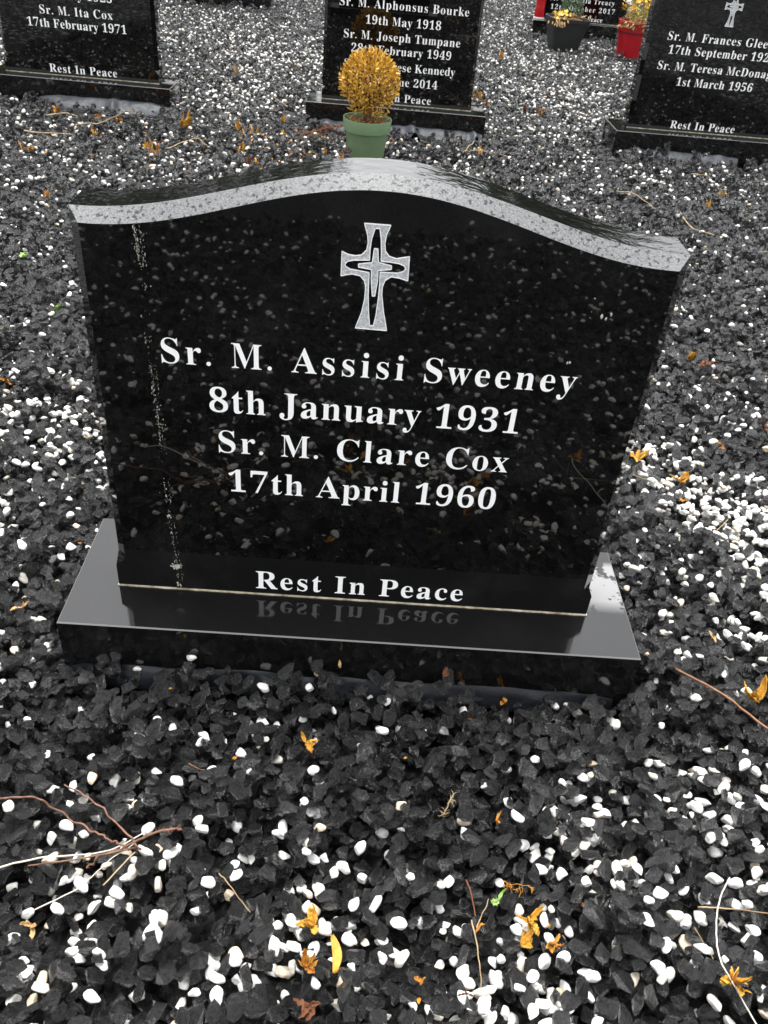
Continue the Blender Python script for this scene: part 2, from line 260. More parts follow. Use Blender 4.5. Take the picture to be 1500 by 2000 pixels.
 'O': (525, ["261 -11 228 -9 198 -3 169 7 142 21 117 38 94 58 75 81 58 106 45 134 35 163 29 195 28 228 29 260 35 292 45 321 58 349 75 374 95 397 117 417 143 434 170 448 200 458 232 464 265 466 298 464 328 458 357 448 384 435 409 418 431 399 451 376 467 351 481 323 490 293 496 261 498 228 496 195 490 163 481 134 467 106 450 81 430 58 408 38 383 21 355 7 325 -3 294 -9","265 12 306 21 338 47 361 90 375 150 379 228 376 293 365 346 348 389 324 419 294 437 260 443 219 435 186 409 163 366 150 305 145 228 149 163 159 109 177 67 201 37 230 18"]),
 'P': (418, ["15 0 15 17 36 20 52 24 62 32 69 43 73 59 75 81 75 379 73 398 69 413 62 424 51 431 36 436 16 439 16 455 214 455 265 454 306 449 336 440 357 429 375 415 390 398 400 378 407 356 409 332 404 296 390 266 367 240 334 221 292 209 242 206 182 206 182 81 183 59 187 43 194 32 205 24 221 20 242 17 242 0","182 230 201 230 231 232 255 240 272 253 283 271 290 297 292 329 290 361 285 387 275 406 261 420 241 428 216 431 204 430 195 428 189 424 185 418 183 409 182 398"]),
 'R': (473, ["15 0 15 17 36 20 52 24 62 32 69 43 73 59 75 81 75 379 73 398 69 413 62 424 51 431 36 436 16 439 16 455 217 455 278 452 329 442 367 426 395 403 412 372 417 334 413 303 401 277 380 255 352 237 315 224 432 50 452 26 459 21 468 18 478 17 480 17 480 0 338 0 201 212 182 212 182 81 183 59 187 43 194 32 205 24 221 20 242 17 242 0","182 234 203 234 235 236 261 245 280 258 293 278 301 304 304 336 300 370 291 397 275 416 253 427 224 431 209 430 197 427 190 422 185 414 183 402 182 385"]),
 'S': (390, ["43 -11 43 158 62 158 75 113 91 77 111 50 136 30 164 19 197 15 220 17 241 24 257 36 269 51 276 69 279 89 273 117 255 140 225 160 163 191 127 210 99 231 77 253 62 276 53 302 50 332 52 358 57 381 67 403 80 421 96 437 115 449 136 459 160 464 185 466 229 461 282 448 291 446 300 445 310 447 317 454 320 466 339 466 339 319 322 319 315 343 305 365 293 385 280 402 265 417 248 429 231 438 213 443 194 445 173 443 155 437 140 426 128 413 122 398 120 380 121 364 127 349 137 336 151 325 168 314 189 303 253 273 279 260 300 247 317 233 331 219 342 204 350 188 355 171 358 153 359 133 357 106 350 80 339 58 323 38 304 21 281 8 254 -2 225 -8 192 -10 158 -8 126 1 98 9 85 12 78 12 73 10 69 7 61 -11"]),
 'T': (423, ["92 0 92 17 114 19 130 23 142 31 150 42 154 59 156 81 156 433 149 433 116 430 88 420 65 403 47 380 35 352 29 318 11 318 11 455 410 455 410 317 394 317 385 359 368 391 343 415 310 429 269 433 263 433 263 81 265 58 269 41 276 30 288 23 305 19 328 17 328 0"]),
 'a': (344, ["255 -10 236 -8 222 -3 211 6 204 19 200 35 168 11 133 -4 95 -9 74 -6 55 0 40 11 29 26 22 43 20 63 25 91 39 115 63 136 98 155 143 173 199 190 199 241 197 258 193 272 187 282 177 290 164 294 148 296 123 293 109 286 104 274 113 257 119 248 122 239 123 231 121 220 117 210 110 202 100 196 90 192 77 191 64 192 54 196 45 203 38 212 34 223 33 236 35 252 40 266 49 278 62 290 77 300 95 308 115 314 137 317 162 318 205 315 239 307 263 292 280 271 290 244 293 210 293 62 295 40 297 37 300 35 304 34 320 42 329 28 306 7 281 -6","151 34 174 41 183 47 191 54 199 63 199 169 170 160 147 147 131 130 121 109 118 84 122 56 133 39"]),
 'b': (361, ["43 -11 43 388 42 407 40 420 37 428 31 434 21 437 8 439 8 455 138 455 138 279 162 301 190 314 221 318 244 316 265 310 284 299 301 284 315 266 326 245 335 221 340 195 342 166 340 133 333 103 323 75 308 51 291 30 270 13 246 0 220 -8 192 -10 162 -6 133 7 105 28 53 -11","183 14 204 18 220 30 232 49 239 77 244 114 245 160 244 197 239 228 231 251 220 267 204 277 184 280 174 279 164 275 155 270 147 262 142 253 138 242 138 69 140 49 145 34 154 23 167 16"]),
 'c': (293, ["156 -10 131 -8 108 -1 87 11 67 26 51 45 38 68 28 93 21 120 19 150 22 181 29 210 40 237 55 260 74 280 96 297 120 309 146 317 175 319 204 317 230 310 250 298 265 283 274 265 277 245 276 233 272 223 266 215 258 209 248 205 236 204 222 206 211 212 203 221 198 234 196 251 197 261 197 271 194 286 185 294 169 297 149 292 133 279 121 257 114 227 112 187 115 142 123 105 137 76 156 55 178 42 204 38 227 42 250 53 271 72 285 60 263 35 240 15 214 1 186 -7"]),
 'd': (370, ["140 -10 117 -8 97 -1 78 10 61 26 47 44 35 66 26 91 21 118 19 147 21 180 27 210 36 237 48 261 63 281 81 297 101 309 123 316 146 318 175 314 201 301 223 280 223 401 222 413 218 423 212 430 203 435 191 438 176 439 176 455 319 455 319 75 320 60 322 49 325 41 330 35 340 30 353 28 353 11 315 8 271 1 223 -10 223 39 201 12 173 -5","171 28 182 30 192 34 202 41 211 51 218 62 223 76 223 242 220 252 214 262 206 270 196 276 186 279 174 281 155 277 141 267 130 250 123 225 119 193 118 153 119 115 123 83 130 58 140 42 153 32"]),
 'e': (301, ["154 -10 129 -8 106 -1 85 10 66 26 50 45 37 69 27 95 21 125 19 157 21 187 28 215 38 240 51 263 68 282 87 298 109 309 132 316 157 318 193 314 224 301 249 280 268 251 279 216 283 173 283 166 117 166 121 121 131 87 147 62 170 47 199 42 225 47 248 62 270 86 285 73 264 43 240 20 214 3 185 -7","116 192 201 192 201 215 201 241 198 261 193 277 186 288 175 295 161 297 145 293 132 282 123 263 118 237 116 203"]),
 'g': (327, ["146 -140 106 -138 73 -132 48 -122 29 -108 18 -92 14 -75 20 -54 38 -38 69 -26 44 -10 29 9 24 30 26 46 32 61 42 74 57 86 77 98 102 110 73 124 51 141 35 161 25 185 22 212 24 232 30 251 40 268 53 282 69 295 88 305 109 312 132 317 157 318 183 317 208 312 233 304 317 304 317 268 268 268 281 248 289 226 291 203 290 185 285 167 276 151 264 137 250 125 234 116 215 108 194 104 172 103 157 103 142 104 131 103 121 100 112 94 106 87 102 80 101 71 105 59 119 51 141 49 175 49 208 48 236 45 259 40 277 33 292 24 303 13 310 -1 314 -18 316 -37 311 -67 296 -92 272 -113 239 -128 197 -137","157 124 172 127 183 134 190 146 195 163 198 184 199 211 198 238 195 260 190 276 183 288 172 295 157 297 143 295 132 288 124 276 118 260 115 238 114 211 115 184 118 163 124 146 132 134 143 127","161 -116 198 -114 226 -108 247 -98 259 -84 263 -66 262 -55 257 -47 249 -41 238 -37 223 -35 205 -34 97 -34 84 -45 76 -58 73 -73 76 -84 83 -94 95 -103 111 -111 133 -115"]),
 'h': (381, ["18 0 18 16 30 17 39 21 45 26 49 33 52 43 52 56 52 399 52 412 49 422 46 429 40 435 31 438 19 440 19 455 148 455 148 267 175 295 207 313 243 318 275 314 299 301 316 280 327 250 330 212 330 56 331 43 333 33 337 26 343 21 352 17 363 16 363 0 202 0 202 16 207 16 223 21 232 34 235 56 235 217 234 234 232 247 229 258 223 265 215 270 203 271 183 267 164 255 148 235 148 56 148 43 151 33 154 26 160 21 168 17 180 16 180 0"]),
 'i': (198, ["101 362 87 364 75 368 65 376 57 387 52 399 50 412 52 426 57 438 65 449 75 457 87 462 101 463 114 462 126 457 137 449 145 438 150 426 151 412 149 399 145 387 136 376 126 368 114 364","18 0 18 16 30 18 39 21 45 26 49 32 52 43 52 56 52 252 52 267 50 278 47 285 41 289 32 292 20 293 21 310 148 310 148 56 149 43 151 33 154 26 160 21 168 18 180 16 180 0"]),
 'k': (359, ["17 0 17 16 30 18 39 21 45 26 49 33 52 43 52 56 52 398 52 412 50 422 47 429 42 434 33 438 20 439 21 455 148 455 148 169 227 248 236 259 242 269 244 278 240 287 228 292 209 293 206 293 206 310 345 310 345 293 320 289 297 278 275 260 222 209 346 34 355 24 365 18 376 16 376 0 211 0 211 16 217 16 229 18 237 23 239 32 232 49 163 147 148 134 148 56 148 43 151 33 154 26 160 21 168 18 180 16 180 0"]),
 'l': (199, ["18 0 18 16 30 18 39 21 45 26 49 32 52 43 52 56 52 398 52 411 50 421 47 429 42 434 33 438 20 439 20 455 148 455 148 56 149 43 151 33 154 26 160 21 168 18 180 16 180 0"]),
 'm': (554, ["18 0 18 16 30 17 39 21 45 26 49 33 52 43 52 56 52 253 52 266 49 276 46 284 40 289 31 293 19 294 19 310 146 310 146 265 173 294 204 312 237 318 262 316 283 309 300 298 312 282 320 261 348 293 381 312 418 318 449 314 473 301 490 280 500 250 504 212 504 56 504 43 507 33 510 26 516 21 524 17 536 16 536 0 377 0 377 16 389 18 397 21 403 26 407 34 409 44 410 56 410 217 409 234 407 247 404 258 398 265 389 270 377 271 358 268 341 256 324 237 324 56 325 44 327 34 331 26 336 21 345 18 356 16 356 0 199 0 199 16 211 18 219 21 225 26 229 34 231 44 232 56 232 217 231 233 229 247 226 258 220 265 211 270 199 271 180 267 162 255 146 235 146 56 147 44 149 34 152 27 158 21 166 18 177 16 177 0"]),
 'n': (381, ["18 0 18 16 30 17 39 21 45 26 49 33 52 43 52 56 52 253 52 266 49 276 46 284 40 289 31 293 19 294 19 310 148 310 148 267 175 296 207 313 243 318 275 314 299 301 316 280 327 250 330 212 330 56 331 43 333 33 337 26 343 21 352 17 363 16 363 0 202 0 202 16 207 16 223 21 232 34 235 56 235 217 234 234 232 247 229 258 223 265 215 270 203 271 183 267 164 255 148 235 148 56 148 43 151 33 154 26 160 21 168 17 180 16 180 0"]),
 'o': (336, ["169 -10 140 -8 114 -1 90 11 69 27 52 47 38 70 27 96 21 124 19 154 21 184 27 213 38 239 52 262 69 281 90 297 114 309 140 316 168 318 196 316 222 309 245 298 266 282 283 263 298 240 308 214 315 185 317 154 315 123 308 94 298 69 284 46 266 26 245 11 222 -1 197 -8","169 11 186 14 199 24 209 39 212 50 215 64 217 81 220 154 218 206 214 245 208 271 198 286 185 296 169 299 151 296 138 286 128 271 122 245 118 206 117 154 120 82 122 64 125 50 128 39 138 24 152 14"]),
 'p': (371, ["17 -139 17 -124 27 -123 34 -120 40 -117 45 -113 48 -107 50 -101 52 -64 52 243 52 261 50 275 46 283 41 288 32 292 19 295 19 310 143 310 143 263 156 283 172 299 189 310 209 317 230 319 253 317 274 310 293 298 309 283 323 264 335 241 343 216 348 189 350 160 348 128 343 99 334 72 323 48 308 28 291 12 272 0 250 -8 227 -10 196 -5 170 9 148 32 148 -58 152 -99 155 -107 160 -113 167 -118 197 -123 197 -139","195 28 214 32 229 42 239 59 247 84 251 116 253 154 251 192 247 223 241 248 232 265 218 275 199 278 179 273 162 259 148 235 148 69 160 46 176 33"]),
 'r': (287, ["18 0 18 16 30 18 39 21 45 26 49 32 52 43 52 56 52 252 52 267 50 278 46 285 41 289 32 292 20 293 21 310 146 310 146 252 158 272 172 288 187 301 203 311 218 316 233 318 250 317 264 312 275 304 283 293 288 281 289 266 288 254 284 243 278 234 270 228 260 224 248 222 237 223 229 226 222 231 207 250 202 255 196 259 189 260 179 258 171 252 162 241 155 228 151 211 149 192 149 56 150 42 153 32 159 25 167 21 180 18 197 16 197 0"]),
 's': (288, ["151 -10 132 -8 110 -3 87 6 73 9 64 7 56 1 51 -9 36 -9 36 105 53 105 61 79 72 57 87 39 103 26 121 17 140 15 156 16 168 20 179 27 186 35 191 46 192 58 188 76 176 92 156 105 107 130 85 142 68 155 54 169 45 185 39 202 37 220 40 247 49 270 65 291 86 306 111 316 141 319 166 316 199 308 206 306 213 305 220 306 226 311 230 319 244 319 244 222 228 222 220 244 209 262 196 277 182 288 166 294 149 296 136 295 125 292 116 286 110 278 106 269 105 259 106 249 109 240 115 232 123 225 134 218 146 212 191 189 212 178 229 165 241 151 250 136 255 117 257 95 254 65 244 39 228 18 206 2 181 -7"]),
 't': (228, ["124 -9 99 -7 80 -1 66 10 56 26 50 46 48 71 48 279 20 279 20 300 88 369 105 389 118 407 129 424 144 424 144 310 208 310 208 279 144 279 144 82 145 69 147 59 149 51 154 45 160 41 168 40 183 44 195 56 206 75 222 66 208 39 192 18 172 3 149 -6"]),
 'u': (375, ["131 -10 103 -7 81 2 65 17 54 38 48 65 46 97 46 248 45 262 43 274 39 282 33 289 24 293 11 294 11 310 142 310 142 74 143 63 146 54 151 46 158 40 166 37 177 36 196 39 213 49 228 66 228 248 228 263 225 275 221 283 214 289 204 293 189 294 189 310 324 310 324 70 325 56 327 46 331 39 338 34 347 31 360 30 360 13 321 10 277 3 228 -10 228 40 216 26 202 13 186 3 169 -4 150 -9"]),
 'w': (435, ["122 -10 17 265 6 284 1 289 -4 292 -11 293 -11 310 138 310 138 293 120 289 117 286 115 282 114 276 116 266 120 253 167 127 211 235 201 266 190 288 185 292 177 294 168 295 168 310 323 310 323 293 308 291 299 285 296 276 296 269 298 262 336 141 382 256 387 275 386 281 384 286 380 289 356 295 356 310 445 310 445 295 437 293 430 290 425 284 412 258 304 -10 289 -10 223 197 140 -10"]),
 'x': (319, ["5 0 5 15 24 23 44 37 62 56 123 136 43 263 31 279 18 289 4 293 4 310 169 310 169 294 153 293 143 288 140 280 149 260 183 206 224 257 230 265 233 272 234 279 234 284 231 287 227 290 201 294 201 310 311 310 311 296 292 289 273 275 254 254 198 184 291 36 303 21 307 18 312 16 319 15 319 0 155 0 155 16 178 19 182 22 185 26 185 30 184 38 180 48 173 59 138 114 97 61 90 51 86 42 85 34 88 23 98 17 114 15 118 15 118 0"]),
 'y': (300, ["52 -140 36 -139 22 -133 10 -125 1 -113 -5 -100 -7 -84 -5 -73 -2 -62 5 -53 13 -46 24 -41 36 -40 46 -41 56 -44 64 -49 70 -57 73 -65 75 -76 74 -81 74 -87 75 -94 79 -97 86 -99 94 -96 104 -88 114 -74 129 -44 140 -5 36 251 25 275 15 287 11 291 4 293 -3 293 -5 293 -5 310 162 310 162 293 136 289 132 286 129 281 128 275 130 267 133 257 185 119 230 241 236 260 238 274 237 281 234 286 229 289 203 293 203 310 300 310 300 293 291 292 283 288 277 281 259 242 162 -24 151 -53 140 -77 129 -96 118 -111 107 -122 95 -131 83 -136 68 -139"]),
}
BASE_Y = [-2.0, -0.8, -0.7, 0.9, 1.1, 3.1, 3.3, 5.9, 6.1, 9.6]
BASE_Z = [0.040, 0.040, 0, 0, 0.010, -0.004, 0.008, 0.006, 0.016, 0.018]
# ------------------------------------------------------------ gravel: every stone is dropped on the pile below it
STONES = [  # (x, y, rotation) of each headstone, the plinth's front edge centre
    (0.0, 0.0, 0.0), (-1.527, 3.704, -0.0074), (0.0698, 3.703, 0.0048), (1.6469, 3.6625, 0.0167), (1.75, 7.70, 0.005), (-1.50, 7.75, 0.0)]
PW, PD, PH = 0.914, 0.2634, 0.0895
POTS = [(-0.066, 3.13, 0.085), (1.464, 7.0, 0.13), (1.985, 6.80, 0.115)]
CELL = 0.003; GX0, GY0 = -4.9, -2.2; GNX, GNY = 3800, 4500
H = np.zeros((GNY, GNX), np.float32)
yy_ = GY0 + CELL * np.arange(GNY)
H += np.interp(yy_, BASE_Y, BASE_Z).astype(np.float32)[:, None]

# white pebble patches: x, y, radius, share of white
PATCH = [(0.204, -0.448, .07, .75), (0.26, -0.40, .05, .5), (-0.068, -0.332, .05, .5), (-0.033, -0.429, .065, .5), (-0.133, -0.463, .05, .4), (-0.299, -0.358, .10, .42),
    (0.365, -0.27, .10, .35), (0.589, -0.183, .10, .35), (-0.346, -0.413, .09, .32), (-0.752, 0.706, .13, .5), (-0.616, 0.598, .10, .5), (-0.80, 0.58, .15, .42), (-0.95, 0.9, .12, .4),
    (0.709, 0.728, .10, .68), (0.785, 0.576, .13, .75), (0.86, 0.438, .11, .78), (0.738, 0.179, .06, .5), (1.028, 1.009, .12, .3), (0.64, 0.85, .08, .5), (0.95, 0.6, .12, .55),
    (-0.805, 2.932, .16, .6), (-1.017, 2.632, .20, .5), (-0.6, 2.75, .15, .45), (-1.6, 2.7, .25, .35), (-0.679, 5.602, .5, .8), (-1.164, 6.239, .5, .7), (1.105, 7.599, .6, .7),
    (1.153, 5.03, .45, .75), (0.845, 3.975, .28, .6), (-0.765, 4.223, .3, .7), (-0.70, 4.9, .35, .7), (1.20, 4.3, .3, .6), (-1.612, 6.774, .6, .6), (-2.2, 4.2, .35, .7), (1.0, 6.2, .5, .6), (-1.131, 1.637, .15, .22),
    (0.430, 0.498, .05, .2), (0.9, 2.9, .3, .25), (-2.1, 3.3, .2, .35), (0.25, 8.2, .6, .5), (-0.3, 3.0, .12, .4), (-1.9, 3.1, .3, .4)]
def white_share(x, y):
    b = 0.17 if y < 1.2 else (0.14 if y < 2.3 else 0.22)
    if -0.22 < y < 0.0: b = 0.11
    if -0.30 < y < -0.13 and x > -0.02 and x < 0.3: b = 0.08
    if y < -0.3: b = 0.21
    if y > 3.9: b = 0.30
    if y < -0.52: b = 0.2
    if x > 0.35 and 1.1 < y < 3: b = 0.11
    for (px, py, r, s) in PATCH:
        d = ((x - px) ** 2 + (y - py) ** 2) / (r * r)
        if d < 4: b = max(b, min(0.93, s * (0.75 if y > 2.2 else 1.15)) * math.exp(-d * d * 0.5))
    for (sx, sy, _) in STONES:
        if abs(x - sx) < 0.6 and sy - 0.40 < y < sy: b = min(b, 0.07 + 0.35 * max(0, (sy - 0.22 - y))) if sy > 1 else b
        if sy < 1 and abs(x - sx) < 0.5 and sy - 0.08 < y < sy: b = min(b, 0.10)
    return b
def blocked(x, y):
    for (sx, sy, r) in STONES:
        if abs(x - sx) < PW / 2 + 0.004 and sy - 0.004 < y < sy + PD + 0.004: return True
    for (px, py, r) in POTS:
        if (x - px) ** 2 + (y - py) ** 2 < (r + 0.004) ** 2: return True
    return False

NS = 96   # footprint library
stamps = []
for k in range(NS):
    white = k >= 64
    s = RNG.uniform(0.7, 1.3)
    if white: s *= 0.76; a, b, c = 0.0098 * s * RNG.uniform(0.95, 1.35), 0.0082 * s, 0.0068 * s
    else:
        s = RNG.uniform(0.62, 1.32); a, b, c = 0.0106 * s * RNG.uniform(0.95, 1.5), 0.0086 * s * RNG.uniform(0.8, 1.15), 0.0090 * s * RNG.uniform(0.72, 1.15)
    yaw = RNG.uniform(0, math.tau)
    r = int(math.ceil(max(a, b) / CELL))
    gy, gx = np.mgrid[-r:r + 1, -r:r + 1] * CELL
    u = (gx * math.cos(yaw) + gy * math.sin(yaw)) / (a * 0.92); v = (-gx * math.sin(yaw) + gy * math.cos(yaw)) / (b * 0.92)
    q = 1 - u * u - v * v; m = q > 0.02
    hgt = np.where(m, c * np.sqrt(np.clip(q, 0, 1)), 0).astype(np.float32)
    low = np.where(m, -hgt, 9.0).astype(np.float32)      # bottom of the stone below its centre
    low2 = np.where(m, hgt, -9.0).astype(np.float32)
    stamps.append((r, low, low2, m, a, b, c, yaw, white))

def x_left(y): return -0.62 - 0.372 * (y + 0.52) - 0.12 - 0.4 * min(1, max(0, y - 0.4))
def x_right(y): return 0.80 + 0.375 * (y + 0.50) + 0.12 + 0.4 * min(1, max(0, y - 0.4))
cand = []
def rows(y0, y1, dens, xl, xr):
    ys = y0
    while ys < y1:
        h = 0.05; w = xr(ys) - xl(ys)
        n = RNG.poisson(dens * w * h)
        xs = RNG.uniform(xl(ys), xr(ys), n); yy = RNG.uniform(ys, ys + h, n)
        cand.append(np.stack([xs, yy], 1)); ys += h
D1 = 1.0
rows(-0.75, 1.0, 8000, x_left, x_right)
rows(1.0, 3.2, 6000, x_left, x_right)
rows(3.2, 6.0, 4000, x_left, lambda y: min(x_right(y), 2.75))
rows(6.0, 9.6, 2600, lambda y: max(x_left(y), -4.2), lambda y: min(x_right(y), 3.2))
rows(9.6, 11.0, 1500, lambda y: -1.5, lambda y: 3.4)
rows(-2.0, -0.75, 2600, lambda y: -1.35, lambda y: 1.35)
cand = np.concatenate(cand); RNG.shuffle(cand)
rec = {True: [], False: []}
seen = [[], []]
rr = RNG.random((len(cand), 8)); kk = RNG.integers(0, 64, len(cand)); kw = RNG.integers(64, NS, len(cand))
inv = 1 / CELL
for i in range(len(cand)):
    x, y = float(cand[i, 0]), float(cand[i, 1])
    if blocked(x, y): continue
    k = int(kw[i]) if i > 0.36 * len(cand) and rr[i, 0] < white_share(x, y) else int(kk[i])
    r, low, up, m, a, b, c, yaw, white = stamps[k]
    best = None
    for t in range(3 if y < 3 else 2):
        xx = x + (rr[i, 1 + t] - 0.5) * 0.022 * (t > 0); yy = y + (rr[i, 4 + t] - 0.5) * 0.022 * (t > 0)
        if t and blocked(xx, yy): continue
        ix = int((xx - GX0) * inv); iy = int((yy - GY0) * inv)
        win = H[iy - r:iy + r + 1, ix - r:ix + r + 1]
        z = float((win - low)[m].max()) if False else float(np.max(np.where(m, win - low, -9)))
        if best is None or z < best[0]: best = (z, xx, yy, ix, iy, win)
    z, xx, yy, ix, iy, win = best
    z -= 0.0025
    np.maximum(win, z + up, out=win)
    e = 3
    gx_ = float(H[iy, min(ix + e, GNX - 1)] - H[iy, ix - e]); gy_ = float(H[iy + e, ix] - H[iy - e, ix])
    tilt = 0.75 if not white else 0.6
    rec[white].append((xx, yy, z, (rr[i, 6] - 0.5) * 2 * tilt, (rr[i, 7] - 0.5) * 2 * tilt, yaw, a, b, c))
near = H[int((-0.5 - GY0) * inv):int((-0.05 - GY0) * inv), int((-0.3 - GX0) * inv):int((0.4 - GX0) * inv)]
ZOFF = float(near.mean()) + 0.009
def gz(x, y, rad=0.006):
    ix = int((x - GX0) * inv); iy = int((y - GY0) * inv); r = max(1, int(rad * inv))
    return float(H[iy - r:iy + r + 1, ix - r:ix + r + 1].max()) - ZOFF
print('bands', [round(float(H[int((a - GY0) * inv):int((a + .5 - GY0) * inv), int((-0.2 - GX0) * inv):int((0.6 - GX0) * inv)].mean()), 4) for a in (-1.6, -.6, 0.4, 1.3, 2.4, 4.4, 5.3, 6.5, 8.5)])
print('gravel', len(rec[True]), len(rec[False]), 'zoff', ZOFF)

def rock_mesh(name, seed, white, mat):
    rg = np.random.default_rng(seed)
    if not white:      # broken chip: flat faces between a few corners, edges just blunted
        bm = bmesh.new(); n_ = int(rg.integers(12, 18))
        for _ in range(n_):
            p = rg.normal(size=3); p /= np.linalg.norm(p); p = np.sign(p) * np.abs(p) ** 0.7; p *= rg.uniform(0.92, 1.06) / max(0.9, np.linalg.norm(p) * 0.9)
            bm.verts.new(p)
        r = bmesh.ops.convex_hull(bm, input=bm.verts)
        bmesh.ops.delete(bm, geom=[v for v in bm.verts if not v.link_faces], context='VERTS')
        bmesh.ops.dissolve_limit(bm, angle_limit=0.22, verts=bm.verts, edges=bm.edges)
        bmesh.ops.bevel(bm, geom=list(bm.edges), offset=0.03, segments=1, affect='EDGES')
        bmesh.ops.triangulate(bm, faces=bm.faces)
        bmesh.ops.subdivide_edges(bm, edges=[e for e in bm.edges if e.calc_length() > 0.3], cuts=2, use_grid_fill=True)
        bmesh.ops.triangulate(bm, faces=bm.faces)
        off = Vector(rg.uniform(-50, 50, 3))
        for v in bm.verts: v.co += v.co.normalized() * (0.06 * noise.noise(v.co * 3 + off) + 0.04 * noise.noise(Vector((v.co.x * 3, v.co.y * 4, v.co.z * 10)) + off))
        me = bpy.data.meshes.new(name); bm.to_mesh(me); bm.free(); me.materials.append(mat)
        return bpy.data.objects.new(name, me)
    bm = bmesh.new(); bmesh.ops.create_icosphere(bm, subdivisions=5 if not white else 4, radius=1)
    npl = 9 if not white else 10
    nn = rg.normal(size=(npl, 3)); nn /= np.linalg.norm(nn, axis=1)[:, None]
    hh = rg.uniform(0.48, 0.90, npl) if not white else rg.uniform(0.58, 0.98, npl)
    sharp = 22
    off = Vector(rg.uniform(-50, 50, 3))
    for v in bm.verts:
        d = np.array(v.co); dots = nn @ d
        terms = np.append(np.where(dots > 0.05, hh / np.maximum(dots, 0.05), 9), 1.05)
        rad = -np.log(np.exp(-sharp * terms).sum()) / sharp
        p = Vector(d) * float(rad)
        if not white:
            p += Vector(d) * (0.05 * noise.noise(p * 2.0 + off) + 0.035 * noise.noise(Vector((p.x * 3, p.y * 3, p.z * 9)) + off) + 0.02 * noise.noise(p * 13 + off) - 0.025 * abs(noise.noise(p * 3.5 + off)))
        else: p += Vector(d) * (0.13 * noise.noise(p * 1.2 + off) + 0.03 * noise.noise(p * 4 + off))
        v.co = p
    me = bpy.data.meshes.new(name); bm.to_mesh(me); bm.free(); me.materials.append(mat)
    me.polygons.foreach_set('use_smooth', [white] * len(me.polygons))
    if not white:
        me.polygons.foreach_set('use_smooth', [True] * len(me.polygons))
    return bpy.data.objects.new(name, me)

def scatter(name, recs, nvar, white, mat, label):
    col = bpy.data.collections.new(name + '_shapes')
    for k in range(nvar): col.objects.link(rock_mesh(name + '_shape', 100 * (1 + white) + k, white, mat))
    A = np.array(recs, np.float32); n = len(A)
    me = bpy.data.meshes.new(name); me.vertices.add(n)
    co = A[:, :3].copy(); co[:, 2] -= ZOFF
    me.vertices.foreach_set('co', co.ravel())
    at = me.attributes.new('rot', 'FLOAT_VECTOR', 'POINT'); at.data.foreach_set('vector', A[:, 3:6].ravel())
    at = me.attributes.new('scl', 'FLOAT_VECTOR', 'POINT'); at.data.foreach_set('vector', A[:, 6:9].ravel())
    at = me.attributes.new('pick', 'INT', 'POINT'); at.data.foreach_set('value', RNG.integers(0, nvar, n).astype(np.int32))
    me.materials.append(mat)
    o = link(bpy.data.objects.new(name, me)); tag(o, label, 'gravel', kind='stuff')
    g = bpy.data.node_groups.new(name + '_scatter', 'GeometryNodeTree')
    g.interface.new_socket('Geometry', in_out='INPUT', socket_type='NodeSocketGeometry')
    g.interface.new_socket('Geometry', in_out='OUTPUT', socket_type='NodeSocketGeometry')
    gi = g.nodes.new('NodeGroupInput'); go = g.nodes.new('NodeGroupOutput')
    ip = g.nodes.new('GeometryNodeInstanceOnPoints'); ci = g.nodes.new('GeometryNodeCollectionInfo')
    ci.inputs['Collection'].default_value = col; ci.inputs['Separate Children'].default_value = True; ci.inputs['Reset Children'].default_value = True
    ip.inputs['Pick Instance'].default_value = True
    def attr(nm, typ):
        a = g.nodes.new('GeometryNodeInputNamedAttribute'); a.data_type = typ; a.inputs['Name'].default_value = nm; return a.outputs['Attribute']
    g.links.new(gi.outputs[0], ip.inputs['Points']); g.links.new(ci.outputs[0], ip.inputs['Instance'])
    g.links.new(attr('rot', 'FLOAT_VECTOR'), ip.inputs['Rotation']); g.links.new(attr('scl', 'FLOAT_VECTOR'), ip.inputs['Scale'])
    g.links.new(attr('pick', 'INT'), ip.inputs['Instance Index'])
    g.links.new(ip.outputs[0], go.inputs[0])
    md = o.modifiers.new('scatter', 'NODES'); md.node_group = g
    return o
scatter('black_gravel', rec[False], 28, False, M_BLACK, 'wet black crushed stone gravel covering the whole burial plot')
scatter('white_pebbles', rec[True], 10, True, M_WHITE, 'white rounded pebbles scattered in patches among the black gravel')

gxs = [-150] + [-7 + 0.2 * i for i in range(71)] + [150]; gys = [-150] + [-4 + 0.2 * i for i in range(86)] + [150]
def ground_z(x, y):
    inside = -2.0 < y < 9.6 and (x_left(y) if y > -0.75 else -1.35) + .1 < x < (x_right(y) if y > -0.75 else 1.35) - .1 and (y < 3.2 or x < 2.7)
    return float(np.interp(y, BASE_Y, BASE_Z)) - ZOFF - 0.001 if inside else (-0.014 if y < 2 else -0.034)
gv = [(x, y, ground_z(x, y)) for y in gys for x in gxs]; W_ = len(gxs)
gf = [(j * W_ + i, j * W_ + i + 1, (j + 1) * W_ + i + 1, (j + 1) * W_ + i) for j in range(len(gys) - 1) for i in range(W_ - 1)]
mesh_ground = mesh_obj('ground', gv, gf, M_GROUND, smooth=True)
tag(mesh_ground, 'dark gravel bed reaching beyond the plot', kind='structure')
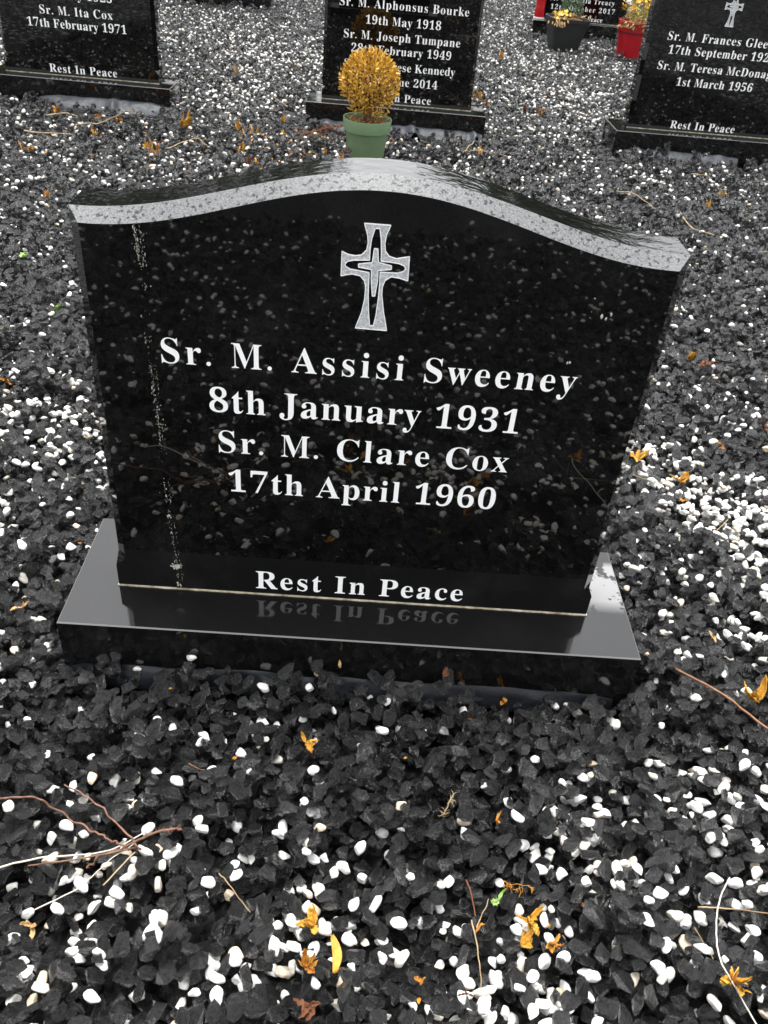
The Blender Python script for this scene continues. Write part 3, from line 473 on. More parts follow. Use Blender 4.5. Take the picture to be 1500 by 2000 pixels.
# ------------------------------------------------------------ headstones
SW, ST, SH, DCH, DROP, INS = 0.7694, 0.0866, 0.6026, 0.0216, 0.0137, 0.0158
def ztop(x): return SH + 0.067 * 0.5 * (1 + math.cos(math.pi * min(abs(x) / 0.378, 1.0)))
def slab(parent):
    hw = SW / 2; n = 72
    pin, pout, kindp = [], [], []
    side = [(0.0, 0), (0.040, 0), (0.056, INS)] + [(0.1 + 0.08 * i, INS) for i in range(6)]
    for z, s in side: pin.append((-hw + s, z)); pout.append((-hw, z))
    xs = [-hw + SW * i / n for i in range(n + 1)]
    for x in xs:
        xi = x * (hw - INS) / hw
        pin.append((xi, ztop(x) - DROP)); pout.append((x, ztop(x)))
    for z, s in reversed(side): pin.append((hw - s, z)); pout.append((hw, z))
    K = len(pin); v = []; f = []; mi = []
    v += [(x, 0, z) for x, z in pin]; v += [(x, DCH, z) for x, z in pout]; v += [(x, ST, z) for x, z in pout]
    s0 = len(side)
    f.append(list(range(K - 1, -1, -1))); mi.append(0)
    for k in range(K - 1):
        top = s0 <= k < K - s0 - 1
        f.append((k, k + 1, K + k + 1, K + k)); mi.append(1 if top else 0)
        f.append((K + k, K + k + 1, 2 * K + k + 1, 2 * K + k)); mi.append(2 if top else 0)
    f.append(list(range(2 * K, 3 * K))); mi.append(0)
    o = mesh_obj('slab', v, f, None, parent, mats=[M_FACE, M_BEVEL, M_TOP], fm=mi)
    bm = bmesh.new(); bm.from_mesh(o.data); bmesh.ops.recalc_face_normals(bm, faces=bm.faces)
    for fc in bm.faces:
        if fc.material_index > 0: fc.smooth = True
    for e in bm.edges:
        if len(e.link_faces) == 2 and (e.link_faces[0].material_index != e.link_faces[1].material_index): e.smooth = False
    bm.to_mesh(o.data); bm.free()
    o.location = (0, 0.0924, PH + 0.0025)
    return o
def plinth(parent):
    bm = bmesh.new(); bmesh.ops.create_cube(bm, size=1)
    dz = 0.06
    for v in bm.verts: v.co = Vector((v.co.x * PW, (v.co.y + 0.5) * PD, PH if v.co.z > 0 else -dz))
    ed = [e for e in bm.edges if all(v.co.z > 0 for v in e.verts)]
    r = bmesh.ops.bevel(bm, geom=ed, offset=0.0019, segments=1, affect='EDGES')
    for fc in bm.faces:
        nz = fc.normal.z
        if 0.2 < nz < 0.95: fc.material_index = 1
    me = bpy.data.meshes.new('plinth'); bm.to_mesh(me); bm.free(); me.materials.append(M_PLINTH); me.materials.append(M_EDGE)
    return link(bpy.data.objects.new('plinth', me), parent)

def curve_mesh(name, contours, mat, parent, depth, loc, offset=0.0):
    cu = bpy.data.curves.new(name, 'CURVE'); cu.dimensions = '2D'; cu.fill_mode = 'BOTH'; cu.extrude = depth / 2; cu.offset = offset
    for c in contours:
        s = cu.splines.new('POLY'); s.points.add(len(c) - 1); s.use_cyclic_u = True
        for i, (x, y) in enumerate(c): s.points[i].co = (x, y, 0, 1)
    tmp = bpy.data.objects.new('tmp', cu)
    me = bpy.data.meshes.new_from_object(tmp); me.name = name
    bpy.data.objects.remove(tmp); bpy.data.curves.remove(cu)
    me.transform(Matrix.Rotation(math.pi / 2, 4, 'X')); me.materials.clear(); me.materials.append(mat)
    o = link(bpy.data.objects.new(name, me), parent); o.location = loc
    return o
def disc(cx, cy, r): return [(cx + r * math.cos(t * math.tau / 10), cy + r * math.sin(t * math.tau / 10)) for t in range(10)]
_parsed = {}
def glyph(c):
    if c not in _parsed:
        a, cs = GLYPHS[c]; out = []
        for s in cs:
            q = list(map(int, s.split())); out.append([(q[i], q[i + 1]) for i in range(0, len(q), 2)])
        _parsed[c] = (a, out)
    return _parsed[c]
XS = {'M': 0.84, 'm': 0.90, 'w': 0.90}
XG = 0.96
def text_line(txt, x0, x1, z, cap, parent, z1=None):
    sc = cap / 455.0; items = []; pen = 0.0
    nat = 0.0
    for c in txt:
        if c == ' ': w = 170
        elif c == '.': w = 150
        else: w = glyph(c)[0] * XS.get(c, XG)
        items.append((c, w)); nat += w
    sp = ((x1 - x0) / sc - nat) / max(1, len(txt) - 0.6)
    sp_l = sp
    cs = []
    for c, w in items:
        if c == '.': cs.append([(x * sc, y * sc) for x, y in disc(pen + 62, 38, 42)])
        elif c != ' ':
            xs = XS.get(c, XG)
            for p in glyph(c)[1]: cs.append([((pen + x * xs) * sc, y * sc) for x, y in p])
        pen += w + sp_l
    return curve_mesh('inscription', cs, M_PAINT, parent, 0.0012, (x0, 0.0921, z), offset=-5 * sc)

CO = [(-0.0242, 0.6191), (0.0076, 0.6193), (0.0033, 0.6075), (0.0023, 0.5961), (0.0036, 0.5873), (0.0085, 0.5813), (0.0176, 0.5788), (0.025, 0.5807), (0.0337, 0.5827), (0.0344, 0.5519), (0.0236, 0.5547), (0.0132, 0.5555), (0.006, 0.5502), (0.0034, 0.5413), (0.0036, 0.5304), (0.0073, 0.5086), (0.0134, 0.4828), (-0.0274, 0.4832), (-0.0208, 0.5048), (-0.018, 0.5231), (-0.0178, 0.5395), (-0.0196, 0.5474), (-0.0251, 0.5536), (-0.0354, 0.5552), (-0.043, 0.5535), (-0.0493, 0.5516), (-0.0495, 0.5827), (-0.0418, 0.5794), (-0.0329, 0.5785), (-0.0254, 0.58), (-0.0196, 0.5867), (-0.0183, 0.5957), (-0.0196, 0.6056)]
CI = [(-0.0109, 0.6141), (-0.0053, 0.6145), (-0.0029, 0.602), (-0.0015, 0.5882), (-0.0008, 0.5743), (0.0091, 0.5742), (0.0219, 0.5731), (0.0285, 0.5706), (0.0301, 0.5668), (0.0279, 0.5633), (0.0205, 0.5607), (-0.001, 0.5603), (-0.0004, 0.5463), (-0.0007, 0.5273), (-0.0021, 0.5022), (-0.0044, 0.488), (-0.0091, 0.4877), (-0.0116, 0.5056), (-0.0136, 0.529), (-0.0145, 0.5585), (-0.028, 0.56), (-0.0383, 0.5611), (-0.0442, 0.5639), (-0.045, 0.5671), (-0.042, 0.5709), (-0.0351, 0.5728), (-0.015, 0.5746), (-0.0152, 0.587), (-0.0143, 0.6011)]
CS = [(-0.0103, 0.5893), (-0.0057, 0.5893), (-0.0038, 0.5725), (0.0127, 0.5693), (0.0127, 0.565), (-0.0037, 0.5623), (-0.0032, 0.5488), (-0.0053, 0.5286), (-0.0086, 0.5283), (-0.0112, 0.5481), (-0.012, 0.5629), (-0.0283, 0.5646), (-0.0285, 0.5685), (-0.0116, 0.5716)]
def cross(parent, dx=0.0, dz=0.0):
    o = curve_mesh('cross', [CO, CI, CS], M_CROSS, parent, 0.0016, (dx, 0.0921, PH + dz))
    rim = []
    mb = MB()
    for poly in (CO, CI, CS):       # crisp pale cut line round each outline
        n = len(poly)
        for i in range(n):
            a = Vector((poly[i][0], 0, poly[i][1])); b = Vector((poly[(i + 1) % n][0], 0, poly[(i + 1) % n][1]))
            d = (b - a).normalized(); s = Vector((-d.z, 0, d.x)) * 0.00045
            y0, y1 = Vector((0, -0.0014, 0)), Vector((0, 0.001, 0))
            mb.add([a - s + y0, b - s + y0, b + s + y0, a + s + y0, a - s + y1, b - s + y1, b + s + y1, a + s + y1],
                   [(0, 1, 2, 3), (0, 4, 5, 1), (3, 2, 6, 7), (0, 3, 7, 4), (1, 5, 6, 2)])
    e = mb.obj('cut_line', M_PAINT, o)
    return o

STREAK = [(-0.3015, 0.5905), (-0.2999, 0.5558), (-0.2942, 0.5165), (-0.3027, 0.4599), (-0.298, 0.4007), (-0.295, 0.3123), (-0.2956, 0.2333), (-0.2931, 0.1479), (-0.2889, 0.0765), (-0.2874, 0.0168)]
def droppings(parent, pts, count, width, seed, blobs=(), bits=None):
    rg = random.Random(seed); mb = MB()
    L = [0]
    for a, b in zip(pts, pts[1:]): L.append(L[-1] + math.dist(a, b))
    def at(t):
        d = t * L[-1]
        for i in range(len(pts) - 1):
            if d <= L[i + 1] or i == len(pts) - 2:
                q = (d - L[i]) / (L[i + 1] - L[i]); return [pts[i][j] * (1 - q) + pts[i + 1][j] * q for j in (0, 1)]
    def fleck(x, z, r, asp=1.0):
        n = rg.choice([5, 6, 7]); ph = rg.random() * 6
        ring = [(x + r * rg.uniform(0.5, 1.1) * math.cos(ph + k * math.tau / n) , z + r * asp * rg.uniform(0.5, 1.1) * math.sin(ph + k * math.tau / n)) for k in range(n)]
        th = min(0.0012, r * 0.5) + 0.0003
        v = [(px, 0.0, pz) for px, pz in ring] + [(x + (px - x) * 0.6, -th, z + (pz - z) * 0.6) for px, pz in ring]
        f = [tuple(range(n, 2 * n))] + [(k, (k + 1) % n, n + (k + 1) % n, n + k) for k in range(n)]
        mb.add(v, f)
    for i in range(count):
        t = rg.random() ** 1.35
        x, z = at(t); dens = noise.noise(Vector((t * 9, seed, 0))) * 2.6 + 1.4 * noise.noise(Vector((t * 40, seed, 4)))
        if rg.random() > 0.35 + dens: continue
        x += rg.choice((0, 0, 0, 0.006)) + rg.gauss(0, width * (0.5 + 1.6 * rg.random() ** 3)); z += rg.gauss(0, 0.004)
        fleck(x, z, rg.uniform(0.00016, 0.0006) * (1.8 if rg.random() < 0.05 else 1), rg.uniform(0.8, 4.0))
    for (x, z, r, nn) in blobs:
        for _ in range(nn): fleck(x + rg.gauss(0, r), z + rg.gauss(0, r * 1.2), rg.uniform(0.0006, 0.0022), rg.uniform(0.7, 2))
    o = mb.obj('dropping_streak', M_DROP, parent); o.location = (0, 0.0924, PH + 0.0025)
    return o

def headstone(i, lines, label, cr=None, drop=None):
    x, y, r = STONES[i]
    e = empty('headstone', (x, y, 0), r, label=label, cat='headstone', group='matching black granite headstones')
    return e
def rest(e): return text_line('Rest In Peace', -0.1640, 0.1775, PH + 0.0135, 0.0365, e)

def tilt_text(o, a): o.rotation_euler = (0, a, 0); return o
HS = []
labels = ['largest nearest black polished headstone reading Sr. M. Assisi Sweeney and Sr. M. Clare Cox',
 'black headstone at the upper left reading Sr. M. Ita Cox above Rest In Peace',
 'black headstone behind the golden potted shrub reading Sr. M. Joseph Tumpane',
 'black headstone at the upper right edge reading Sr. M. Frances Gleeson, with carved cross',
 'far black headstone behind the planter and red pot, reading Treacy and October 2017',
 'far headstone of which only the dark plinth shows at the top edge, left of centre']
TXT = [
 [('Sr. M. Assisi Sweeney', -0.2860, 0.2772, 0.4115 + 0.0, 0.0366), ('8th January 1931', -0.2240, 0.2135, 0.3410, 0.0375), ('Sr. M. Clare Cox', -0.2155, 0.2075, 0.2742, 0.0368), ('17th April 1960', -0.2020, 0.2000, 0.2056, 0.0378)],
 [('Sr. M. Brigid Cox', -0.24, 0.22, 0.4115, 0.0366), ('8th May 1923', -0.155, 0.19, 0.3400, 0.037), ('Sr. M. Ita Cox', -0.174, 0.1835, 0.2690, 0.037), ('17th February 1971', -0.2418, 0.2464, 0.2120, 0.0375)],
 [('Sr. M. Alphonsus Bourke', -0.3149, 0.3191, 0.4205, 0.0366), ('19th May 1918', -0.184, 0.190, 0.3520, 0.037), ('Sr. M. Joseph Tumpane', -0.2885, 0.2927, 0.2850, 0.037), ('28th February 1949', -0.247, 0.2560, 0.2255, 0.037),
  ('Sr. M. Therese Kennedy', -0.280, 0.2826, 0.1550, 0.037), ('12th June 2014', -0.19, 0.2018, 0.0880, 0.037)],
 [('Sr. M. Frances Gleeson', -0.2912, 0.2990, 0.4065, 0.0366), ('17th September 1925', -0.2712, 0.270, 0.3480, 0.037), ('Sr. M. Teresa McDonagh', -0.3066, 0.310, 0.2770, 0.037), ('1st March 1956', -0.1916, 0.2024, 0.2110, 0.037)],
 [('Sr. M. Sheila Treacy', -0.33, 0.2560, 0.1500, 0.037), ('12th October 2017', -0.31, 0.2737, 0.0850, 0.037)],
 []]
first = None
for i in range(len(STONES)):
    e = headstone(i, None, labels[i]); HS.append(e)
    if first is None:
        sl = slab(e); pl = plinth(e)
        mo = MB()
        n = 60
        for k in range(n):      # mortar bead under the slab's front edge
            xa, xb = -0.386 + 0.772 * k / n, -0.386 + 0.772 * (k + 1) / n
            wa, wb = 0.0016 + 0.0009 * noise.noise(Vector((xa * 60, 0, 0))), 0.0016 + 0.0009 * noise.noise(Vector((xb * 60, 0, 0)))
            mo.add([(xa, 0.0924 - wa, PH), (xb, 0.0924 - wb, PH), (xb, 0.0924 - wb, PH + 0.0024), (xa, 0.0924 - wa, PH + 0.0024), (xa, 0.094, PH + 0.0024), (xb, 0.094, PH + 0.0024)], [(0, 1, 2, 3), (3, 2, 5, 4)])
        mj = mo.obj('mortar_joint', M_MORTAR, e)
        first = (sl, pl, mj)
    else:
        for q in first:
            c = q.copy(); COL.objects.link(c); c.parent = e
    for t in TXT[i]: text_line(t[0], t[1], t[2], PH + t[3] - 0.0 if i == 0 else PH + t[3], t[4], e)
    rest(e)
    cross(e, *((0, 0) if i in (0,) else (0.0, 0.0)))
droppings(HS[0], STREAK, 1250, 0.0014, 3, blobs=[(-0.2885, 0.045, 0.003, 34), (-0.287, 0.008, 0.002, 5), (-0.292, 0.147, 0.002, 4), (0.285, 0.52, 0.006, 5), (0.26, 0.455, 0.002, 3)])
droppings(HS[1], [(0.13, 0.6), (0.125, 0.45), (0.13, 0.30), (0.132, 0.22)], 260, 0.003, 5, blobs=[(0.132, 0.215, 0.003, 6)])
droppings(HS[3], [(0.005, 0.6), (0.0, 0.5), (0.003, 0.42), (-0.005, 0.36)], 160, 0.003, 6)

# ------------------------------------------------------------ plastic sheet trapped under the plinths
def sheet(i, x0, x1, out, top, mat, label, seed, ridge=()):
    sx, sy, r = STONES[i]; rg = random.Random(seed)
    nu, nv = 90, 9; v = []; f = []
    th = 0.0009
    for side in (0, 1):
        for a in range(nu + 1):
            t = a / nu; x = x0 + (x1 - x0) * t
            env = min(1, math.sin(math.pi * t) * 2.2)
            o_ = out * (0.45 + 0.55 * env) * (1 + 0.35 * noise.noise(Vector((x * 7, seed, 0))))
            for b in range(nv + 1):
                s = b / nv
                z = top * (0.35 + 0.65 * env) - (top + 0.03) * s ** 1.9 + 0.006 * noise.noise(Vector((x * 16, s * 2, seed)))
                y = -o_ * s + 0.006 + 0.004 * noise.noise(Vector((x * 22, s * 2, seed + 5)))
                for (rx, rw, rh) in ridge:
                    z += rh * math.exp(-((x - rx - 0.02 * s) / rw) ** 2) * (0.3 + s); y -= rh * 0.8 * math.exp(-((x - rx) / rw) ** 2) * s
                v.append((x, y, z - side * th))
    m = (nu + 1) * (nv + 1)
    for a in range(nu):
        for b in range(nv):
            q = a * (nv + 1) + b; f.append((q, q + nv + 1, q + nv + 2, q + 1)); f.append((m + q, m + q + 1, m + q + nv + 2, m + q + nv + 1))
        q = a * (nv + 1) + nv; f.append((q, q + nv + 1, m + q + nv + 1, m + q))
    o = mesh_obj('plastic_sheet', v, f, mat, smooth=True); o.location = (sx, sy, 0); o.rotation_euler = (0, 0, r)
    tag(o, label, 'plastic sheet', 'ground sheet edges under the plinths'); return o
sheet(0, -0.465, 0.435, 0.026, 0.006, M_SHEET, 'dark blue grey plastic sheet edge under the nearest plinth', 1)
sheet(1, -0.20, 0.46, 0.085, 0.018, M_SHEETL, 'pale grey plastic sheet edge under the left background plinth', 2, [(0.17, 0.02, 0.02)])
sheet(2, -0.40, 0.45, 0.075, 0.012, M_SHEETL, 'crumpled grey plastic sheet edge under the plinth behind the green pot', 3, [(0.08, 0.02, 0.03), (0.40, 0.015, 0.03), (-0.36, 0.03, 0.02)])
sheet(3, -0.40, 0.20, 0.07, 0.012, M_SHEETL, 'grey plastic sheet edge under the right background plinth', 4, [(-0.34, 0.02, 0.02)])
# ------------------------------------------------------------ plants in pots
def lathe(name, prof, mat, parent, seg=48, sq=None):
    v = []; f = []
    for (r, z) in prof:
        for k in range(seg):
            a = k * math.tau / seg
            if sq:
                c, s = math.cos(a), math.sin(a); q = (abs(c) ** sq + abs(s) ** sq) ** (-1 / sq); v.append((r * q * c, r * q * s, z))
            else: v.append((r * math.cos(a), r * math.sin(a), z))
    for i in range(len(prof) - 1):
        for k in range(seg):
            f.append((i * seg + k, i * seg + (k + 1) % seg, (i + 1) * seg + (k + 1) % seg, (i + 1) * seg + k))
    f.append(tuple(range(seg - 1, -1, -1)))
    o = mesh_obj(name, v, f, mat, parent, True)
    bm = bmesh.new(); bm.from_mesh(o.data); bmesh.ops.recalc_face_normals(bm, faces=bm.faces)
    for e in bm.edges:
        if len(e.link_faces) == 2 and e.calc_face_angle(0) > 0.7: e.smooth = False
    bm.to_mesh(o.data); bm.free()
    return o
def soil(parent, r, z, mat=None, sq=None):
    v = [(0, 0, z + 0.006)]; f = []; n = 40; m = 6
    for j in range(1, m + 1):
        for k in range(n):
            a = k * math.tau / n; rr_ = r * j / m
            q = 1.0
            if sq: q = (abs(math.cos(a)) ** sq + abs(math.sin(a)) ** sq) ** (-1 / sq)
            v.append((rr_ * q * math.cos(a), rr_ * q * math.sin(a), z + 0.006 * noise.noise(Vector((a * 3, j * 2, r * 9)))))
    for k in range(n):
        f.append((0, 1 + k, 1 + (k + 1) % n))
        for j in range(m - 1):
            a, b = 1 + j * n, 1 + (j + 1) * n
            f.append((a + k, b + k, b + (k + 1) % n, a + (k + 1) % n))
    return mesh_obj('soil', v, f, mat or M_SOIL, parent, True)
def tube(mb, pts, r0, r1=None, seg=7, knots=0.0, seed=0):
    pts = [Vector(p) for p in pts]
    if r1 is None: r1 = r0
    n = len(pts); base = len(mb.v); up = Vector((0.1, 0.2, 1)).normalized()
    v = []; f = []
    for i, p in enumerate(pts):
        d = (pts[min(i + 1, n - 1)] - pts[max(i - 1, 0)]).normalized()
        s = d.cross(up)
        if s.length < 0.05: s = d.cross(Vector((1, 0, 0)))
        s.normalize(); t = s.cross(d).normalized()
        r = r0 + (r1 - r0) * i / max(1, n - 1)
        if knots: r *= 1 + knots * noise.noise(Vector((i * 0.9, seed, 0)))
        for k in range(seg):
            a = k * math.tau / seg; v.append(p + (s * math.cos(a) + t * math.sin(a)) * r)
    for i in range(n - 1):
        for k in range(seg): f.append((i * seg + k, i * seg + (k + 1) % seg, (i + 1) * seg + (k + 1) % seg, (i + 1) * seg + k))
    f.append(tuple(range(seg))); f.append(tuple((n - 1) * seg + k for k in range(seg - 1, -1, -1)))
    mb.add(v, f)
def smooth_path(pts, n=8, wob=0.0, seed=0):
    pts = [Vector(p) for p in pts]; out = []
    P = [pts[0] * 2 - pts[1]] + pts + [pts[-1] * 2 - pts[-2]]
    for i in range(1, len(P) - 2):
        for k in range(n):
            t = k / n; a, b, c, d = P[i - 1], P[i], P[i + 1], P[i + 2]
            out.append(0.5 * ((2 * b) + (c - a) * t + (2 * a - 5 * b + 4 * c - d) * t * t + (3 * b - a - 3 * c + d) * t ** 3))
    out.append(pts[-1])
    if wob: out = [p + Vector((noise.noise(Vector((j * .37, seed, 1))), noise.noise(Vector((j * .37, seed, 2))), 0.6 * noise.noise(Vector((j * .37, seed, 3))))) * wob for j, p in enumerate(out)]
    return out
def leaf_quad(mb, p, d, n, L, Wd, curl=0.25, rg=random):
    d = d.normalized(); s = d.cross(n)
    if s.length < 1e-3: s = d.orthogonal()
    s.normalize(); u = s.cross(d).normalized()
    pts = [p, p + d * L * .35 + s * Wd * .5 + u * curl * Wd, p + d * L * .75 + s * Wd * .38 + u * curl * Wd, p + d * L, p + d * L * .75 - s * Wd * .38 + u * curl * Wd, p + d * L * .35 - s * Wd * .5 + u * curl * Wd, p + d * L * .4, p + d * L * .72]
    mb.add(pts, [(0, 1, 6), (1, 2, 7, 6), (2, 3, 7), (0, 6, 5), (6, 7, 4, 5), (7, 3, 4)])

# green pot with a dried golden ball shrub
px, py, _ = POTS[0]
pz = -0.026
pp = empty('potted_shrub', (px, py, pz), 0, label='dried golden ball shaped shrub in a green plastic pot between two headstones', cat='potted shrub')
RZ = 0.188
pot = lathe('pot', [(0.074, 0.0), (0.080, 0.004), (0.095, RZ - 0.056), (0.097, RZ - 0.053), (0.1045, RZ - 0.051), (0.109, RZ - 0.003), (0.108, RZ), (0.1045, RZ), (0.1025, RZ - 0.006), (0.096, RZ - 0.04)], M_POTG, pp)
soil(pp, 0.1005, RZ - 0.022)
rg = random.Random(5); st = MB(); cr = MB(); CZ = 0.326
for k in range(14):
    a = rg.random() * 6.28; r0 = rg.uniform(0.005, 0.03)
    tube(st, smooth_path([(r0 * math.cos(a), r0 * math.sin(a), RZ - 0.025), (r0 * 1.6 * math.cos(a + .3), r0 * 1.6 * math.sin(a + .3), RZ + 0.04), (0.09 * math.cos(a) * rg.uniform(.3, 1), 0.09 * math.sin(a), CZ - rg.uniform(-.05, .06))], 5), 0.0034, 0.0012, 6)
st.obj('stems', M_TWIG, pp, True)
C0 = Vector((0.0, 0, CZ))
def ball_r(d):   # slightly irregular outline, narrowing to the bottom
    return 0.124 * (1 + 0.05 * noise.noise(d * 3.1)) * (1.0 if d.z > -0.35 else 1 - 0.55 * (-d.z - 0.35))
for k in range(2300):
    d = Vector((rg.gauss(0, 1), rg.gauss(0, 1), rg.gauss(0, 1))).normalized()
    R_ = ball_r(d) * (1 - abs(rg.gauss(0, 0.10)))
    if rg.random() < 0.25: R_ = ball_r(d) * rg.uniform(0.45, 0.95)
    p = C0 + Vector((d.x, d.y, d.z * 1.06)) * R_
    if d.z < -0.55 and rg.random() < 0.5: p = p + Vector((0, 0, -rg.uniform(0, .05)))
    dr = (d * 0.7 + Vector((rg.gauss(0, .45), rg.gauss(0, .45), 0.55 + rg.gauss(0, .4)))).normalized()
    leaf_quad(cr, p, dr, d + Vector((rg.gauss(0, .5), rg.gauss(0, .5), rg.gauss(0, .5))), rg.uniform(0.015, 0.024), rg.uniform(0.007, 0.011), rg.uniform(-.3, .3))
cr.obj('foliage', M_BOX, pp)
dk = MB()  # brown leaves, denser low down, paint in the ball's shaded gaps
for k in range(700):
    d = Vector((rg.gauss(0, 1), rg.gauss(0, 1), rg.gauss(-.7, 1))).normalized(); p = C0 + d * ball_r(d) * rg.uniform(.55, 1.0)
    leaf_quad(dk, p, Vector((rg.gauss(0, 1), rg.gauss(0, 1), rg.gauss(0, 1))), d, rg.uniform(0.014, 0.022), rg.uniform(0.006, 0.010), rg.uniform(-.5, .5))
dk.obj('gap_shade_foliage', M_BRO, pp)
tw = MB()
for k in range(170):
    d = Vector((rg.gauss(0, 1), rg.gauss(0, 1), abs(rg.gauss(0, 1)))).normalized(); p = C0 + d * ball_r(d) * 0.75
    tube(tw, [p, p + d * 0.025, p + d * rg.uniform(0.038, 0.052) + Vector((0, 0, .004))], 0.0009, 0.0004, 4)
tw.obj('twig_tips', M_BRO, pp)
fl = MB()
for k in range(70):
    a = rg.random() * 6.28; r = 0.098 * math.sqrt(rg.random()); leaf_quad(fl, Vector((r * math.cos(a), r * math.sin(a), RZ - 0.012 + rg.random() * .008)), Vector((rg.gauss(0, 1), rg.gauss(0, 1), .3)), Vector((0, 0, 1)), 0.018, 0.008)
fl.obj('fallen_leaves', M_ORA, pp)

# charcoal square planter with a small conifer and yellow flowers
bx, by, _ = POTS[1]
bp = empty('planter', (bx, by, gz(bx, by - 0.16) - 0.015), 0.12, label='charcoal square tapered planter with a small conifer and yellow flowers', cat='planter')
lathe('pot', [(0.098, 0), (0.104, 0.004), (0.150, 0.222), (0.157, 0.224), (0.160, 0.250), (0.150, 0.250), (0.145, 0.235)], M_POTB, bp, 64, 7)
soil(bp, 0.14, 0.232, sq=7)
cm = MB()
for k in range(2600):
    t = rg.random() ** 0.8; a = rg.random() * 6.28; hmax = 0.26
    R_ = 0.098 * (1 - t) ** 0.6 * (1 + 0.25 * noise.noise(Vector((a * 2, t * 6, 0)))) * (1 - abs(rg.gauss(0, .2)))
    p = Vector((0.025 + R_ * math.cos(a), 0.02 + R_ * math.sin(a), 0.25 + t * hmax)); d = Vector((math.cos(a), math.sin(a), 0.7 + rg.gauss(0, .4)))
    leaf_quad(cm, p, d, Vector((rg.gauss(0, 1), rg.gauss(0, 1), rg.gauss(0, 1))), rg.uniform(.012, .024), 0.004)
cm.obj('conifer', M_CON, bp)
def flower(mb, c, r, rg, up=None):
    up = (up or Vector((rg.gauss(0, .5), -0.6 + rg.gauss(0, .4), 0.8))).normalized(); s = up.orthogonal().normalized(); t = up.cross(s)
    for k in range(5):
        a = k * math.tau / 5 + rg.random() * .4; d = (s * math.cos(a) + t * math.sin(a) + up * rg.uniform(0, .5)); leaf_quad(mb, c, d, up, r, r * .95, rg.uniform(-.2, .3))
for k in range(15):
    fm = MB(); flower(fm, Vector((-0.085 + rg.gauss(0, .032), -0.09 + rg.gauss(0, .028), 0.272 + rg.gauss(0, .02))), rg.uniform(.016, .026), rg); fm.obj('flower_head', M_YFL, bp)
dm = MB()
for k in range(26): leaf_quad(dm, Vector((-0.11 + rg.gauss(0, .03), -0.158 - rg.random() * .01, 0.262 - rg.random() * .05)), Vector((rg.gauss(0, .5), -.6, -1)), Vector((0, -1, 0)), .03, .013)
for k in range(60): leaf_quad(dm, Vector((0.03 + rg.gauss(0, .06), -0.08 + rg.gauss(0, .03), 0.25 + rg.random() * .03)), Vector((rg.gauss(0, 1), rg.gauss(0, 1), .4)), Vector((0, 0, 1)), .028, .012)
dm.obj('wilted_leaves', M_TAN, bp)

# red round pot with white and yellow flowers
rx, ry, _ = POTS[2]
rp = empty('flower_pot', (rx, ry, gz(rx, ry - 0.14) - 0.012), 0, label='bright red round pot with white and yellow flowers beside the right headstone', cat='flower pot')
lathe('pot', [(0.108, 0), (0.114, 0.004), (0.133, 0.175), (0.1335, 0.178), (0.141, 0.180), (0.147, 0.252), (0.143, 0.254), (0.136, 0.252), (0.13, 0.22)], M_POTR, rp)
lathe('rim_band', [(0.1335, 0.170), (0.1385, 0.1715), (0.1385, 0.178), (0.1335, 0.1795)], M_DARKRIM, rp)
soil(rp, 0.132, 0.236)
sm = MB(); lf = MB()
heads = []
for k in range(26):
    a = rg.random() * 6.28; r = 0.12 * math.sqrt(rg.random()); top = Vector((r * 1.45 * math.cos(a), r * 1.3 * math.sin(a), 0.27 + rg.uniform(0.05, 0.22)))
    tube(sm, smooth_path([(r * .6 * math.cos(a), r * .6 * math.sin(a), 0.235), (r * .9 * math.cos(a), r * .9 * math.sin(a), 0.29), top], 4), .0022, .0014, 5)
    heads.append(top)
    for q in range(9):
        leaf_quad(lf, Vector((r * math.cos(a), r * math.sin(a), 0.25)).lerp(top, rg.random()), Vector((rg.gauss(0, 1), rg.gauss(0, 1), .6)), Vector((rg.gauss(0, 1), rg.gauss(0, 1), 1)), rg.uniform(.025, .05), .011)
sm.obj('stems', M_STEMG, rp, True); lf.obj('leaves', M_STEMG, rp)
for k, h in enumerate(heads):
    fm = MB()
    for q in range(2): flower(fm, h + Vector((0, 0, .004 * q)), rg.uniform(.022, .036), rg)
    fm.obj('flower_head', M_WFL if h.x < -0.06 and h.z > .33 else (M_YFL if k % 4 else M_TAN), rp)
dm = MB()
for k in range(90):
    a = -1.57 + rg.gauss(0, .9); leaf_quad(dm, Vector((0.145 * math.cos(a), 0.145 * math.sin(a), 0.262 - rg.random() * .05)), Vector((math.cos(a) * .4 + rg.gauss(0, .5), math.sin(a) * .4, -.3 + rg.gauss(0, .6))), Vector((rg.gauss(0, 1), rg.gauss(0, 1), 1)), rg.uniform(.02, .04), .014)
dm.obj('wilted_leaves', M_TAN, rp)

# red grave lantern on the far plinth
lx, ly = 1.352, 7.80
lp = empty('grave_lantern', (lx, ly, PH), 0, label='red plastic grave lantern standing on the far plinth', cat='grave lantern')
lathe('base', [(0.047, 0), (0.050, 0.002), (0.050, 0.012), (0.045, 0.014)], M_WPL, lp)
lathe('body', [(0.043, 0.013), (0.046, 0.018), (0.040, 0.09), (0.042, 0.15), (0.046, 0.172), (0.040, 0.178)], M_RED, lp)
lathe('lid', [(0.046, 0.177), (0.050, 0.180), (0.046, 0.205), (0.022, 0.23), (0.010, 0.24), (0.0, 0.241)], M_RED, lp)

